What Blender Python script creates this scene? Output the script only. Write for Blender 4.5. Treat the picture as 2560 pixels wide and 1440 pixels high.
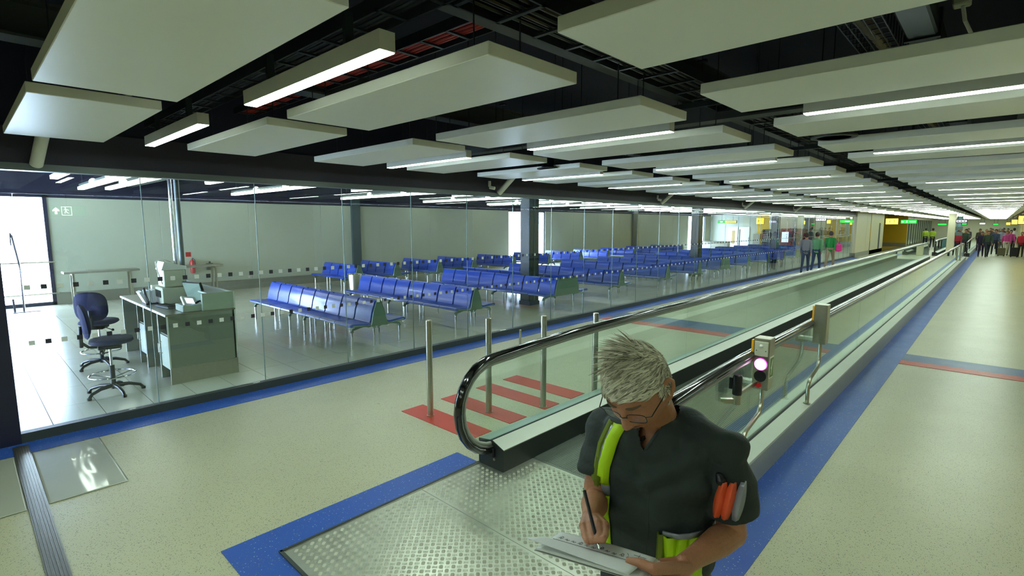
import bpy, bmesh, math, random
from mathutils import Vector, Matrix, noise
random.seed(7)
S = bpy.context.scene
for o in list(bpy.data.objects): bpy.data.objects.remove(o)
COL = S.collection
R = math.radians
# ---------------------------------------------------------------- camera, world, exposure
cam = bpy.data.cameras.new('camera'); cam.sensor_width = 36; cam.lens = 36*1295/2560
cam.clip_start = .02; cam.clip_end = 400
co = bpy.data.objects.new('camera', cam); COL.objects.link(co); S.camera = co
co.location = (0, 0, 2.1); co.rotation_euler = (R(90-7), 0, R(43.07))
S.view_settings.view_transform = 'Standard'; S.view_settings.look = 'None'
S.view_settings.exposure = 1.0; S.view_settings.gamma = 1; S.view_settings.use_curve_mapping = False
W = bpy.data.worlds.new('world'); S.world = W; W.use_nodes = True
bg = W.node_tree.nodes['Background']; bg.inputs[0].default_value = (.62, .74, 1, 1); bg.inputs[1].default_value = 17.0
TUBE = 30.0      # strength of the fluorescent tubes
LOUNGE_TUBE = 5.0
# ---------------------------------------------------------------- materials
def lin(c):
    return tuple((v/255/12.92 if v/255 <= .04045 else ((v/255+.055)/1.055)**2.4) for v in c)
def mat(name, rgb, rough=.5, metal=0, spec=.5, emit=None, est=0, nz=0, nscale=8, bump=0, bscale=60, coat=0):
    m = bpy.data.materials.new(name); m.use_nodes = True
    nt = m.node_tree; b = nt.nodes['Principled BSDF']
    c = lin(rgb)+(1,)
    b.inputs['Base Color'].default_value = c; b.inputs['Roughness'].default_value = rough
    b.inputs['Metallic'].default_value = metal; b.inputs['Specular IOR Level'].default_value = spec
    b.inputs['Coat Weight'].default_value = coat; b.inputs['Coat Roughness'].default_value = .08
    if emit: b.inputs['Emission Color'].default_value = lin(emit)+(1,); b.inputs['Emission Strength'].default_value = est
    tc = nt.nodes.new('ShaderNodeTexCoord')
    if nz:
        n = nt.nodes.new('ShaderNodeTexNoise'); n.inputs['Scale'].default_value = nscale; n.inputs['Detail'].default_value = 4
        nt.links.new(tc.outputs['Object'], n.inputs['Vector'])
        mx = nt.nodes.new('ShaderNodeMix'); mx.data_type = 'RGBA'
        mx.inputs[6].default_value = tuple(v*(1-nz) for v in c[:3])+(1,); mx.inputs[7].default_value = tuple(min(1, v*(1+nz)) for v in c[:3])+(1,)
        nt.links.new(n.outputs['Fac'], mx.inputs[0]); nt.links.new(mx.outputs[2], b.inputs['Base Color'])
    if bump:
        n2 = nt.nodes.new('ShaderNodeTexNoise'); n2.inputs['Scale'].default_value = bscale; n2.inputs['Detail'].default_value = 3
        nt.links.new(tc.outputs['Object'], n2.inputs['Vector'])
        bp = nt.nodes.new('ShaderNodeBump'); bp.inputs['Strength'].default_value = bump; bp.inputs['Distance'].default_value = .01
        nt.links.new(n2.outputs['Fac'], bp.inputs['Height']); nt.links.new(bp.outputs['Normal'], b.inputs['Normal'])
    return m
def speckle(name, base, spots, rough, sc=140, th=.10, amount=(.35, .65), coat=0.0):
    """vinyl with chips: voronoi cells of random colour near their centres"""
    m = mat(name, base, rough, coat=coat); nt = m.node_tree; b = nt.nodes['Principled BSDF']
    tc = nt.nodes.new('ShaderNodeTexCoord')
    mp = tc.outputs['Object']
    n = nt.nodes.new('ShaderNodeTexNoise'); n.inputs['Scale'].default_value = 1.3; n.inputs['Detail'].default_value = 6
    nt.links.new(mp, n.inputs['Vector'])
    c = lin(base)
    mx = nt.nodes.new('ShaderNodeMix'); mx.data_type = 'RGBA'
    mx.inputs[6].default_value = tuple(v*.88 for v in c)+(1,); mx.inputs[7].default_value = tuple(min(1, v*1.1) for v in c)+(1,)
    nt.links.new(n.outputs['Fac'], mx.inputs[0])
    prev = mx.outputs[2]
    for i, sp in enumerate(spots):
        v = nt.nodes.new('ShaderNodeTexVoronoi'); v.inputs['Scale'].default_value = sc*(1+.35*i)
        va = nt.nodes.new('ShaderNodeVectorMath'); va.operation = 'ADD'; va.inputs[1].default_value = (i*3.7, i*1.3, 0)
        nt.links.new(mp, va.inputs[0]); nt.links.new(va.outputs[0], v.inputs['Vector'])
        lt = nt.nodes.new('ShaderNodeMath'); lt.operation = 'LESS_THAN'; lt.inputs[1].default_value = .33
        nt.links.new(v.outputs['Distance'], lt.inputs[0])
        sx = nt.nodes.new('ShaderNodeSeparateColor'); nt.links.new(v.outputs['Color'], sx.inputs[0])
        l2 = nt.nodes.new('ShaderNodeMath'); l2.operation = 'LESS_THAN'; l2.inputs[1].default_value = th
        nt.links.new(sx.outputs[0], l2.inputs[0])
        mu = nt.nodes.new('ShaderNodeMath'); mu.operation = 'MULTIPLY'
        nt.links.new(lt.outputs[0], mu.inputs[0]); nt.links.new(l2.outputs[0], mu.inputs[1])
        m3 = nt.nodes.new('ShaderNodeMix'); m3.data_type = 'RGBA'; m3.inputs[7].default_value = lin(sp)+(1,)
        nt.links.new(mu.outputs[0], m3.inputs[0]); nt.links.new(prev, m3.inputs[6]); prev = m3.outputs[2]
    nt.links.new(prev, b.inputs['Base Color'])
    nr = nt.nodes.new('ShaderNodeTexNoise'); nr.inputs['Scale'].default_value = 3.0; nr.inputs['Detail'].default_value = 5
    nt.links.new(mp, nr.inputs['Vector'])
    mr = nt.nodes.new('ShaderNodeMapRange'); mr.inputs[3].default_value = rough-.06; mr.inputs[4].default_value = rough+.08
    nt.links.new(nr.outputs['Fac'], mr.inputs[0]); nt.links.new(mr.outputs[0], b.inputs['Roughness'])
    return m
def glass(name, tint=(.90, .96, .92), refl=1.0, rough=0.0):
    m = bpy.data.materials.new(name); m.use_nodes = True; nt = m.node_tree; nt.nodes.clear()
    out = nt.nodes.new('ShaderNodeOutputMaterial'); tr = nt.nodes.new('ShaderNodeBsdfTransparent'); tr.inputs[0].default_value = tint+(1,)
    gl = nt.nodes.new('ShaderNodeBsdfGlossy'); gl.inputs['Roughness'].default_value = rough; gl.inputs['Color'].default_value = (.93, 1, .96, 1)
    lw = nt.nodes.new('ShaderNodeLayerWeight'); lw.inputs['Blend'].default_value = .5
    p = nt.nodes.new('ShaderNodeMath'); p.operation = 'POWER'; p.inputs[1].default_value = 5
    a = nt.nodes.new('ShaderNodeMath'); a.operation = 'MULTIPLY_ADD'; a.inputs[1].default_value = .75*refl; a.inputs[2].default_value = .04*refl
    mix = nt.nodes.new('ShaderNodeMixShader')
    nt.links.new(lw.outputs['Facing'], p.inputs[0]); nt.links.new(p.outputs[0], a.inputs[0]); nt.links.new(a.outputs[0], mix.inputs[0])
    nt.links.new(tr.outputs[0], mix.inputs[1]); nt.links.new(gl.outputs[0], mix.inputs[2]); nt.links.new(mix.outputs[0], out.inputs[0])
    return m
def emis(name, rgb, st):
    m = bpy.data.materials.new(name); m.use_nodes = True; nt = m.node_tree; nt.nodes.clear()
    out = nt.nodes.new('ShaderNodeOutputMaterial'); e = nt.nodes.new('ShaderNodeEmission')
    e.inputs[0].default_value = lin(rgb)+(1,); e.inputs[1].default_value = st; nt.links.new(e.outputs[0], out.inputs[0]); return m
M = {}
M['vinyl'] = speckle('speckled_cream_vinyl', (186, 186, 156), [(96, 100, 96), (140, 120, 96), (66, 70, 76)], .30, 100, .14)
M['blue'] = speckle('speckled_blue_vinyl', (44, 88, 178), [(150, 178, 205), (120, 130, 120)], .38, 90, .08)
M['red'] = speckle('red_vinyl', (192, 66, 52), [(150, 50, 42)], .36, 90, .08)
M['teal'] = speckle('grey_blue_vinyl', (62, 92, 140), [(120, 140, 160)], .36, 90, .08)
M['tile'] = mat('pale_stone_tile', (188, 188, 166), .22, nz=.05, nscale=2.5)
M['grout'] = mat('tile_grout', (96, 98, 88), .8)
M['steel'] = mat('brushed_steel', (176, 174, 158), .3, 1, nz=.1, nscale=30)
M['chrome'] = mat('chrome', (205, 208, 206), .1, 1)
M['alu'] = mat('aluminium_deck', (206, 210, 200), .42, .35, nz=.06, nscale=4)
M['aluside'] = mat('satin_aluminium_side', (168, 172, 162), .4, .4, nz=.05, nscale=3)
M['greystrip'] = mat('grey_green_strip', (150, 172, 160), .35, .2)
M['skirt'] = mat('black_skirt_panel', (34, 40, 38), .42, nz=.15, nscale=3)
M['rubber'] = mat('black_rubber', (12, 13, 14), .12, coat=.6)
M['seam'] = mat('black_seam', (14, 15, 22), .6)
M['plate'] = mat('tread_plate', (206, 210, 196), .36, .85, nz=.16, nscale=7)
M['comb'] = mat('ribbed_comb_plate', (128, 136, 128), .42, .6, nz=.1, nscale=9)
M['belt'] = mat('walkway_belt', (96, 104, 94), .5, .3, nz=.1, nscale=14)
M['panel'] = mat('white_ceiling_panel', (232, 232, 218), .38, nz=.02, nscale=3)
M['lamp'] = mat('lamp_housing', (200, 200, 188), .4)
M['tube'] = emis('lit_tube', (226, 246, 232), TUBE)
M['tube2'] = emis('lit_lounge_tube', (240, 250, 240), LOUNGE_TUBE)
M['dark'] = mat('dark_plenum', (16, 18, 44), .8, nz=.2, nscale=2)
M['beam'] = mat('dark_painted_beam', (66, 70, 68), .55, nz=.15, nscale=4)
M['galv'] = mat('galvanised_tray', (58, 66, 70), .42, .7, nz=.2, nscale=12)
M['redcab'] = mat('red_cable', (170, 50, 42), .5)
M['bulk'] = mat('dark_bulkhead', (48, 46, 62), .5, nz=.1, nscale=2)
M['head'] = mat('grey_head_rail', (92, 102, 100), .4, .3)
M['sill'] = mat('dark_grey_sill', (62, 70, 66), .45, .2)
M['glass'] = glass('partition_glass', (.93, .975, .95), .8)
M['bglass'] = glass('balustrade_glass', (.90, .96, .92), 1.5)
M['wglass'] = glass('window_glass', (.96, .98, 1), .5)
M['sqw'] = mat('white_square', (205, 212, 205), .6)
M['sqd'] = mat('dark_square', (38, 38, 48), .6)
M['wall'] = mat('white_wall_panel', (164, 170, 150), .5, nz=.03, nscale=1.5)
M['wall2'] = mat('cream_wall_panel', (206, 200, 168), .45, nz=.03, nscale=1.5)
M['pil'] = mat('dark_green_pilaster', (44, 64, 70), .45)
M['col'] = mat('dark_blue_column', (14, 32, 44), .25, nz=.1, nscale=3)
M['frame'] = mat('blue_black_frame', (24, 26, 52), .4)
M['yellow'] = mat('yellow_wall', (196, 158, 12), .4, nz=.05, nscale=2)
M['bluepad'] = mat('blue_leather_pad', (34, 70, 172), .3, nz=.1, nscale=20, coat=.25)
M['benchm'] = mat('bench_metal', (112, 134, 124), .38, .6)
M['endp'] = mat('bench_end_panel', (92, 118, 104), .42, .2)
M['plinth'] = mat('metal_skirting', (134, 134, 118), .4, .4, nz=.1, nscale=5)
M['desk'] = mat('grey_green_desk_front', (116, 122, 108), .25)
M['deskup'] = mat('pale_desk_screen', (156, 168, 150), .35, nz=.05)
M['desktop'] = mat('desk_worktop', (122, 118, 100), .28, nz=.1, nscale=20)
M['cream'] = mat('cream_plastic', (196, 200, 172), .4)
M['black'] = mat('black_plastic', (18, 20, 26), .35)
M['navy'] = mat('navy_fabric', (15, 21, 66), .8, nz=.2, nscale=60, bump=.3, bscale=300)
M['screen'] = mat('screen_grey', (120, 136, 120), .15)
M['lcd'] = emis('lit_display', (190, 215, 250), 1.4)
M['yplastic'] = mat('yellow_plastic', (238, 172, 30), .4)
M['redbtn'] = mat('red_button', (220, 30, 40), .3)
M['pink'] = emis('lit_pink_lens', (255, 205, 250), 5)
M['pinkrim'] = emis('magenta_rim', (225, 60, 190), 1.6)
M['green'] = mat('green_sign', (94, 128, 78), .5)
M['gsign'] = emis('lit_green_sign', (40, 200, 60), 1.6)
M['gsign2'] = emis('bright_green_exit_sign', (30, 150, 60), 1.6)
M['ysign'] = emis('lit_yellow_sign', (252, 232, 70), 2.2)
M['wsign'] = emis('lit_white_sign', (225, 220, 255), 3)
M['wemit'] = emis('white_pictogram', (235, 255, 240), 14)
M['ink'] = mat('dark_ink', (40, 44, 60), .6)
M['paper'] = mat('paper', (222, 226, 226), .7)
M['film'] = mat('clear_floor_film', (176, 180, 164), .16, coat=.6)
M['white'] = mat('white_plastic', (224, 224, 210), .4)
M['redm'] = mat('vending_red', (130, 20, 60), .4)
M['skin'] = mat('skin', (176, 122, 92), .48, nz=.16, nscale=26, bump=.25, bscale=90)
M['shirt'] = mat('dark_shirt', (40, 50, 51), .72, nz=.22, nscale=5, bump=.5, bscale=25)
M['hivis'] = mat('high_visibility_yellow', (184, 226, 10), .6, emit=(184, 226, 10), est=0.0, nz=.06, nscale=20)
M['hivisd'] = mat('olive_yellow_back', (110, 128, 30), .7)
M['silver'] = mat('reflective_silver_tape', (150, 156, 172), .35, .3)
M['orange'] = mat('orange_strap', (240, 96, 56), .5)
M['eyew'] = mat('eye_white', (225, 222, 210), .2)
M['lens'] = glass('spectacle_lens', (.95, .95, .97), 1)
M['denim'] = mat('navy_trousers', (28, 36, 60), .8)
M['shoe'] = mat('black_shoe', (20, 20, 22), .4)
M['extred'] = mat('extinguisher_red', (170, 40, 40), .3)
def hair_mat():
    m = mat('grey_hair', (150, 148, 130), .38); nt = m.node_tree; b = nt.nodes['Principled BSDF']
    g = nt.nodes.new('ShaderNodeNewGeometry'); r = nt.nodes.new('ShaderNodeValToRGB')
    r.color_ramp.elements[0].color = lin((104, 98, 86))+(1,); r.color_ramp.elements[1].color = lin((252, 250, 236))+(1,)
    r.color_ramp.elements[0].position = .0; r.color_ramp.elements[1].position = 1
    e = r.color_ramp.elements.new(.45); e.color = lin((206, 202, 182))+(1,)
    nt.links.new(g.outputs['Random Per Island'], r.inputs[0]); nt.links.new(r.outputs[0], b.inputs['Base Color']); return m
M['hair'] = hair_mat()
def cm(name, rgb, rough=.75): 
    if name not in M: M[name] = mat(name, rgb, rough)
    return M[name]
# ---------------------------------------------------------------- mesh helpers
class MB:
    def __init__(s): s.v = []; s.f = []; s.m = []; s.cur = 0
    def add(s, vs, fs):
        n = len(s.v); s.v += [tuple(p) for p in vs]; s.f += [tuple(i+n for i in f) for f in fs]; s.m += [s.cur]*len(fs); return s
    def box(s, x0, x1, y0, y1, z0, z1, mx=None):
        vs = [(x0, y0, z0), (x1, y0, z0), (x1, y1, z0), (x0, y1, z0), (x0, y0, z1), (x1, y0, z1), (x1, y1, z1), (x0, y1, z1)]
        if mx: vs = [mx @ Vector(p) for p in vs]
        return s.add(vs, [(0, 3, 2, 1), (4, 5, 6, 7), (0, 1, 5, 4), (1, 2, 6, 5), (2, 3, 7, 6), (3, 0, 4, 7)])
    def bbox(s, x0, x1, y0, y1, z0, z1, b=.005, mx=None):
        """bevelled box: chamfered on the vertical and top/bottom edges"""
        vs = []; fs = []
        lv = [(z0, b), (z0+b, 0), (z1-b, 0), (z1, b)]
        for z, k in lv:
            vs += [(x0+b, y0+k, z), (x1-b, y0+k, z), (x1-k, y0+b, z), (x1-k, y1-b, z), (x1-b, y1-k, z), (x0+b, y1-k, z), (x0+k, y1-b, z), (x0+k, y0+b, z)]
        for l in range(3):
            for i in range(8):
                j = (i+1) % 8; fs.append((l*8+i, l*8+j, l*8+8+j, l*8+8+i))
        fs.append(tuple(range(7, -1, -1))); fs.append(tuple(range(24, 32)))
        if mx: vs = [mx @ Vector(p) for p in vs]
        return s.add(vs, fs)
    def tube(s, pts, r, n=10, cap=True, closed=False):
        pts = [Vector(p) for p in pts]; k = len(pts)
        rs = r if isinstance(r, (list, tuple)) else [r]*k
        vs = []; fs = []
        up = None
        for i, p in enumerate(pts):
            a = pts[(i-1) % k] if (closed or i > 0) else p; b_ = pts[(i+1) % k] if (closed or i < k-1) else p
            t = (b_-a).normalized() if (b_-a).length > 1e-9 else Vector((0, 0, 1))
            if up is None:
                up = Vector((0, 0, 1)) if abs(t.z) < .9 else Vector((1, 0, 0))
            u = t.cross(up)
            if u.length < 1e-6: u = t.orthogonal()
            u.normalize(); w = u.cross(t).normalized(); up = w
            for j in range(n):
                q = 2*math.pi*j/n; vs.append(p+(u*math.cos(q)+w*math.sin(q))*rs[i])
        m = k if closed else k-1
        for i in range(m):
            for j in range(n):
                a = i*n+j; b_ = i*n+(j+1) % n; c = ((i+1) % k)*n+(j+1) % n; d = ((i+1) % k)*n+j
                fs.append((a, b_, c, d))
        if cap and not closed: fs.append(tuple(range(n-1, -1, -1))); fs.append(tuple(range((k-1)*n, k*n)))
        return s.add(vs, fs)
    def cyl(s, x, y, z0, z1, r, n=20, r2=None): return s.tube([(x, y, z0), (x, y, z1)], [r, r if r2 is None else r2], n)
    def lathe(s, prof, n=24, loc=(0, 0, 0)):
        vs = []; fs = []; k = len(prof)
        for (r, z) in prof:
            for j in range(n):
                a = 2*math.pi*j/n; vs.append((loc[0]+r*math.cos(a), loc[1]+r*math.sin(a), loc[2]+z))
        for i in range(k-1):
            for j in range(n): fs.append((i*n+j, i*n+(j+1) % n, (i+1)*n+(j+1) % n, (i+1)*n+j))
        fs.append(tuple(range(n-1, -1, -1))); fs.append(tuple(range((k-1)*n, k*n)))
        return s.add(vs, fs)
    def prism(s, poly, axis, a, b, mx=None):
        """poly: 2-D points in the plane across axis ('x': (y,z), 'y': (x,z), 'z': (x,y))"""
        def P(p, t): return {'x': (t, p[0], p[1]), 'y': (p[0], t, p[1]), 'z': (p[0], p[1], t)}[axis]
        n = len(poly); vs = [P(p, a) for p in poly]+[P(p, b) for p in poly]
        if mx: vs = [mx @ Vector(p) for p in vs]
        fs = [(i, (i+1) % n, n+(i+1) % n, n+i) for i in range(n)]+[tuple(range(n-1, -1, -1)), tuple(range(n, 2*n))]
        return s.add(vs, fs)
    def sph(s, c, r, n=16, m=10, sc=(1, 1, 1), mx=None):
        vs = []; fs = []
        for i in range(m+1):
            t = math.pi*i/m
            for j in range(n):
                a = 2*math.pi*j/n; v = Vector((r*sc[0]*math.sin(t)*math.cos(a), r*sc[1]*math.sin(t)*math.sin(a), r*sc[2]*math.cos(t)))
                if mx: v = mx @ v
                vs.append(Vector(c)+v)
        for i in range(m):
            for j in range(n): fs.append((i*n+j, (i+1)*n+j, (i+1)*n+(j+1) % n, i*n+(j+1) % n))
        return s.add(vs, fs)
    def cap(s, p0, p1, r0, r1, n=14):
        """tapered capsule"""
        p0 = Vector(p0); p1 = Vector(p1); s.tube([p0, p1], [r0, r1], n); s.sph(p0, r0, n, 8); s.sph(p1, r1, n, 8); return s
    def mesh(s, name, mats, smooth=False):
        me = bpy.data.meshes.new(name); me.from_pydata(s.v, [], s.f); me.update()
        bm = bmesh.new(); bm.from_mesh(me); bmesh.ops.recalc_face_normals(bm, faces=bm.faces); bm.to_mesh(me); bm.free()
        for m in (mats if isinstance(mats, (list, tuple)) else [mats]): me.materials.append(m)
        if len(s.m) == len(me.polygons) and any(s.m): me.polygons.foreach_set('material_index', s.m)
        if smooth:
            me.polygons.foreach_set('use_smooth', [True]*len(me.polygons))
            try: me.set_sharp_from_angle(angle=R(38))
            except Exception: pass
        return me
    def obj(s, name, m, parent=None, smooth=False, **kw): return link(name, s.mesh(name, m, smooth), parent, **kw)
def link(name, data, parent=None, loc=None, rot=None, label=None, kind=None):
    o = bpy.data.objects.new(name, data); COL.objects.link(o)
    if parent: o.parent = parent
    if loc: o.location = loc
    if rot: o.rotation_euler = rot
    if label: o['label'] = label
    if kind: o['kind'] = kind
    return o
def tag(o, label, cat, group=None):
    o['label'] = label; o['category'] = cat
    if group: o['group'] = group
    return o
def thing(name, label, cat, loc=(0, 0, 0), rz=0, group=None):
    o = bpy.data.objects.new(name, None); COL.objects.link(o); o.location = loc; o.rotation_euler = (0, 0, rz); o.empty_display_size = .1
    return tag(o, label, cat, group)
def dup(root, loc, rz=None, label=None, group=None):
    r = root.copy(); COL.objects.link(r); r.location = loc
    if rz is not None: r.rotation_euler = (0, 0, rz)
    if label: r['label'] = label
    if group: r['group'] = group
    for ch in list(root.children):
        c = ch.copy(); COL.objects.link(c); c.parent = r
        for g in ch.children:
            d = g.copy(); COL.objects.link(d); d.parent = c
    return r
ORD = 'first second third fourth fifth sixth seventh eighth ninth tenth eleventh twelfth thirteenth fourteenth fifteenth sixteenth seventeenth eighteenth nineteenth twentieth'.split()
def struct(name, mb, m, parent=None, smooth=False, label=None):
    o = mb.obj(name, m, parent, smooth)
    if parent is None: o['kind'] = 'structure'
    if label: o['label'] = label
    return o
YE = 92.0     # far end of the corridor
# ================================================================ SETTING
fl = struct('floor', MB().box(-6.75, 2.2, -9, YE, -.30, 0), M['vinyl'], label='speckled cream vinyl corridor floor')
def flat(x0, x1, y0, y1, z, h=.004): return MB().box(x0, x1, y0, y1, z, z+h)
def inlay(name, mb, m, lab): o = mb.obj(name, m, fl); o['label'] = lab; return o
inlay('border_strip', flat(-6.72, -6.37, -9, 39.1, 0), M['blue'], 'speckled blue border along the glass wall')
inlay('border_strip', MB().prism([(-3.5, .99), (-.95, .99), (-.95, 60), (-1.28, 60), (-1.28, 1.26), (-3.2, 1.26), (-3.2, 3.0), (-3.5, 3.0)], 'z', 0, .004), M['blue'], 'speckled blue border around the walkway plate')
inlay('cross_stripe', MB().prism([(-.95, 9.9), (1.8, 9.92), (1.8, 10.39), (-.95, 10.42)], 'z', 0, .005), M['teal'], 'grey blue stripe across the right lane')
inlay('cross_stripe', MB().prism([(-.95, 9.62), (1.8, 9.64), (1.8, 9.92), (-.95, 9.9)], 'z', 0, .005), M['red'], 'red stripe across the right lane')
inlay('cross_stripe', flat(-6.38, -3.2, 10.05, 10.82, 0, .005), M['teal'], 'grey blue stripe across the left lane')
inlay('cross_stripe', flat(-6.38, -3.2, 9.72, 10.05, 0, .005), M['red'], 'red stripe across the left lane')
for i, (a, b) in enumerate([(3.27, 3.57), (3.84, 4.11), (4.42, 4.69), (4.92, 5.2)]):
    o = flat(-4.77, -3.62, a, b, 0, .005).obj('warning_bar', M['red'], fl)
# lounge floor of tiles
lf = struct('floor', MB().box(-18.2, -6.75, -4, 44.2, -.30, -.012), M['grout'], label='tiled lounge floor')
tw, tl = .45, .9
tme = MB().add([(.003, .003, -.012), (tl-.003, .003, -.012), (tl-.003, tw-.003, -.012), (.003, tw-.003, -.012), (.003, .003, 0), (tl-.003, .003, 0), (tl-.003, tw-.003, 0), (.003, tw-.003, 0)],
               [(4, 5, 6, 7), (0, 1, 5, 4), (1, 2, 6, 5), (2, 3, 7, 6), (3, 0, 4, 7)]).mesh('tile', M['tile'])
far = MB(); cnt = 0
nx = 13
for j in range(-9, 96):
    y = .98+(j-1)*tw
    if y+tw > 44: continue
    for i in range(nx):
        x = -6.86-(i+1)*tl+(.0)
        if 0 <= j+3 and cnt < 298 and y > -1.4:
            link('tile', tme, lf, (x, y, 0)); cnt += 1
        elif y >= -1.4 or True:
            far.add([(x+.003, y+.003, 0), (x+tl-.003, y+.003, 0), (x+tl-.003, y+tw-.003, 0), (x+.003, y+tw-.003, 0), (x+.003, y+.003, -.011), (x+tl-.003, y+.003, -.011), (x+tl-.003, y+tw-.003, -.011), (x+.003, y+tw-.003, -.011)],
                    [(0, 1, 2, 3), (4, 5, 1, 0), (5, 6, 2, 1), (6, 7, 3, 2), (7, 4, 0, 3)])
o = far.obj('tile_field', M['tile'], lf); o['kind'] = 'stuff'
# roof slab over everything, dark
struct('ceiling', MB().box(-18.4, 2.4, -9.2, YE+.4, 3.75, 3.95), M['dark'], label='dark slab above the open ceiling')
# glass wall
GX = -6.76
wl = bpy.data.objects.new('wall_left', None); COL.objects.link(wl); wl['kind'] = 'structure'; wl['label'] = 'frameless glass wall between corridor and lounge'
pm = MB().box(-.006, .006, .003, 1.165, .10, 2.61).mesh('glass_pane', M['glass'])
y0 = .262
for i in range(33):
    y = y0+1.17*i-.03
    if i == 0: MB().box(-.006, .006, .003, 1.138, .10, 2.61).obj('glass_pane', M['glass'], wl, loc=(GX, y0, 0))
    else: link('glass_pane', pm, wl, (GX, y, 0))
sm = MB().box(-.007, .007, -.003, .003, .095, 2.61).mesh('pane_joint', mat('glass_edge', (84, 108, 100), .5, 0))
for i in range(1, 34): link('pane_joint', sm, wl, (GX, y0+1.17*i-.03, 0))
MB().box(GX-.05, GX+.045, y0-.2, 39.1, 0, .095).obj('sill', M['sill'], wl)
MB().box(GX-.06, GX+.09, -9, 39.1, 2.60, 2.665).obj('head_rail', M['head'], wl)
MB().box(GX-.08, GX+.04, -9, 39.1, 2.665, 3.0).obj('bulkhead', M['bulk'], wl)
MB().box(GX-.06, GX+.02, -9, 39.1, 3.0, 3.75).obj('added_dark_screen', M['dark'], wl)  # added dark screen up to the slab, hides the lamp-lit lounge roof
MB().box(GX-.10, GX+.06, -.9, y0, 0, 2.6).obj('corner_post', M['frame'], wl)
MB().box(GX-.05, GX+.02, -9, -.9, 0, 2.6).obj('solid_panel', M['wall'], wl)
# manifestation squares, two rows, white and dark in turn
sqm = [MB().box(.007, .009, -.023, .023, -.023, .023).mesh('square_sticker', M[k]) for k in ('sqw', 'sqd')]
st = [MB(), MB()]
for row, (z, ys) in enumerate([(.96, .415), (1.50, .425)]):
    for i in range(320):
        y = ys+.1205*i
        if y > 38.9: break
        k = i % 2
        if i < 148: link('square_sticker', sqm[k], wl, (GX, y, z))
        else: st[k].box(GX+.007, GX+.009, y-.023, y+.023, z-.023, z+.023)
for k, n in ((0, 'sqw'), (1, 'sqd')):
    o = st[k].obj('square_sticker_run', M[n], wl); o['kind'] = 'stuff'
# floor joint strip across the corridor, with ribs
js = bpy.data.objects.new('trim_1', None); COL.objects.link(js); js['kind'] = 'structure'; js['label'] = 'ribbed metal joint cover across the floor'
MB().box(-6.62, 2.0, .19, .30, .004, .012).obj('base', M['steel'], js)
for i in range(6): MB().prism([(.197+.017*i, .012), (.207+.017*i, .012), (.205+.017*i, .017), (.199+.017*i, .017)], 'x', -6.60, 2.0).obj('rib', M['steel'], js)
# lounge far wall with panels, windows and a skirting
wf = bpy.data.objects.new('wall_back', None); COL.objects.link(wf); wf['kind'] = 'structure'; wf['label'] = 'panelled white lounge wall with tall windows'
openings = [(.35, 1.68), (19.0, 21.9), (39.7, 42.9)]
y = -4.0
segs = []
for a, b in openings+[(44.2, 44.3)]:
    segs.append((y, a)); y = b
WX = -18.0
for a, b in segs:
    n = max(1, round((b-a)/2.4)); w = (b-a)/n
    for i in range(n):
        MB().bbox(WX-.12, WX, a+i*w+.004, a+(i+1)*w-.004, .30, 2.79, .004).obj('wall_panel', M['wall'], wf)
    MB().box(WX-.12, WX+.02, a, b, 0, .30).obj('skirting', M['plinth'], wf)
MB().box(WX-.12, WX+.01, -4, 44.2, 2.79, 3.75).obj('upper_band', M['dark'], wf)
for ya, yb in ((10.3, 10.64), (31, 31.6)):
    MB().box(WX, WX+.12, ya, yb, 0, 3.3).obj('pilaster', M['pil'], wf)
for i, (a, b) in enumerate(openings[1:]):
    w = bpy.data.objects.new('window_%d' % (i+1), None); COL.objects.link(w); w['kind'] = 'structure'
    w['label'] = ['bright tall window behind the dark column', 'narrow bright window far along the lounge wall'][i]
    m_ = MB()
    for ya, yb, za, zb in ((a, a+.06, .05, 2.79), (b-.06, b, .05, 2.79), (a, b, .0, .08), (a, b, 2.73, 2.79), ((a+b)/2-.03, (a+b)/2+.03, .05, 2.79)): m_.box(WX-.12, WX-.04, ya, yb, za, zb)
    m_.obj('frame', M['frame'], w)
    for q in (0, 1):
        h = (b-a)/2; MB().box(WX-.085, WX-.075, a+q*h+.05, a+(q+1)*h-.05, .08, 2.74).obj('pane', M['wglass'], w)
# glazed door on the left
d = bpy.data.objects.new('door_1', None); COL.objects.link(d); d['kind'] = 'structure'; d['label'] = 'bright glazed outside door with two push bars'
m_ = MB()
for ya, yb, za, zb in ((.35, .43, 0, 2.88), (1.60, 1.68, 0, 2.88), (.35, 1.68, 0, .09), (.35, 1.68, 2.80, 2.9)): m_.box(WX-.1, WX+.03, ya, yb, za, zb)
m_.obj('frame', M['frame'], d)
MB().box(WX-.05, WX-.04, .43, 1.60, .09, 2.80).obj('pane', M['wglass'], d)
for z in (1.13, .31):
    MB().tube([(WX+.07, .40, z), (WX+.07, 1.74, z)], .02, 10).obj('push_bar', M['steel'], d)
# near end of the lounge, glazed, out of frame
wn = bpy.data.objects.new('wall_near', None); COL.objects.link(wn); wn['kind'] = 'structure'; wn['label'] = 'glazed end of the lounge beyond the left edge'
for i in range(5):
    x = -18+i*2.2
    MB().box(x, x+.1, -4.1, -4, 0, 3.75).obj('mullion', M['frame'], wn)
    MB().box(x+.1, x+2.2, -4.06, -4.05, .3, 2.9).obj('pane', M['wglass'], wn)
    MB().box(x+.1, x+2.2, -4.1, -4, 0, .3).obj('low_panel', M['wall'], wn)
MB().box(-18.1, -6.8, -4.1, -4, 2.9, 3.75).obj('upper_band', M['dark'], wn)
MB().box(-7, -6.8, -4.1, -4, 0, 3.75).obj('low_panel', M['wall'], wn)
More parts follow.
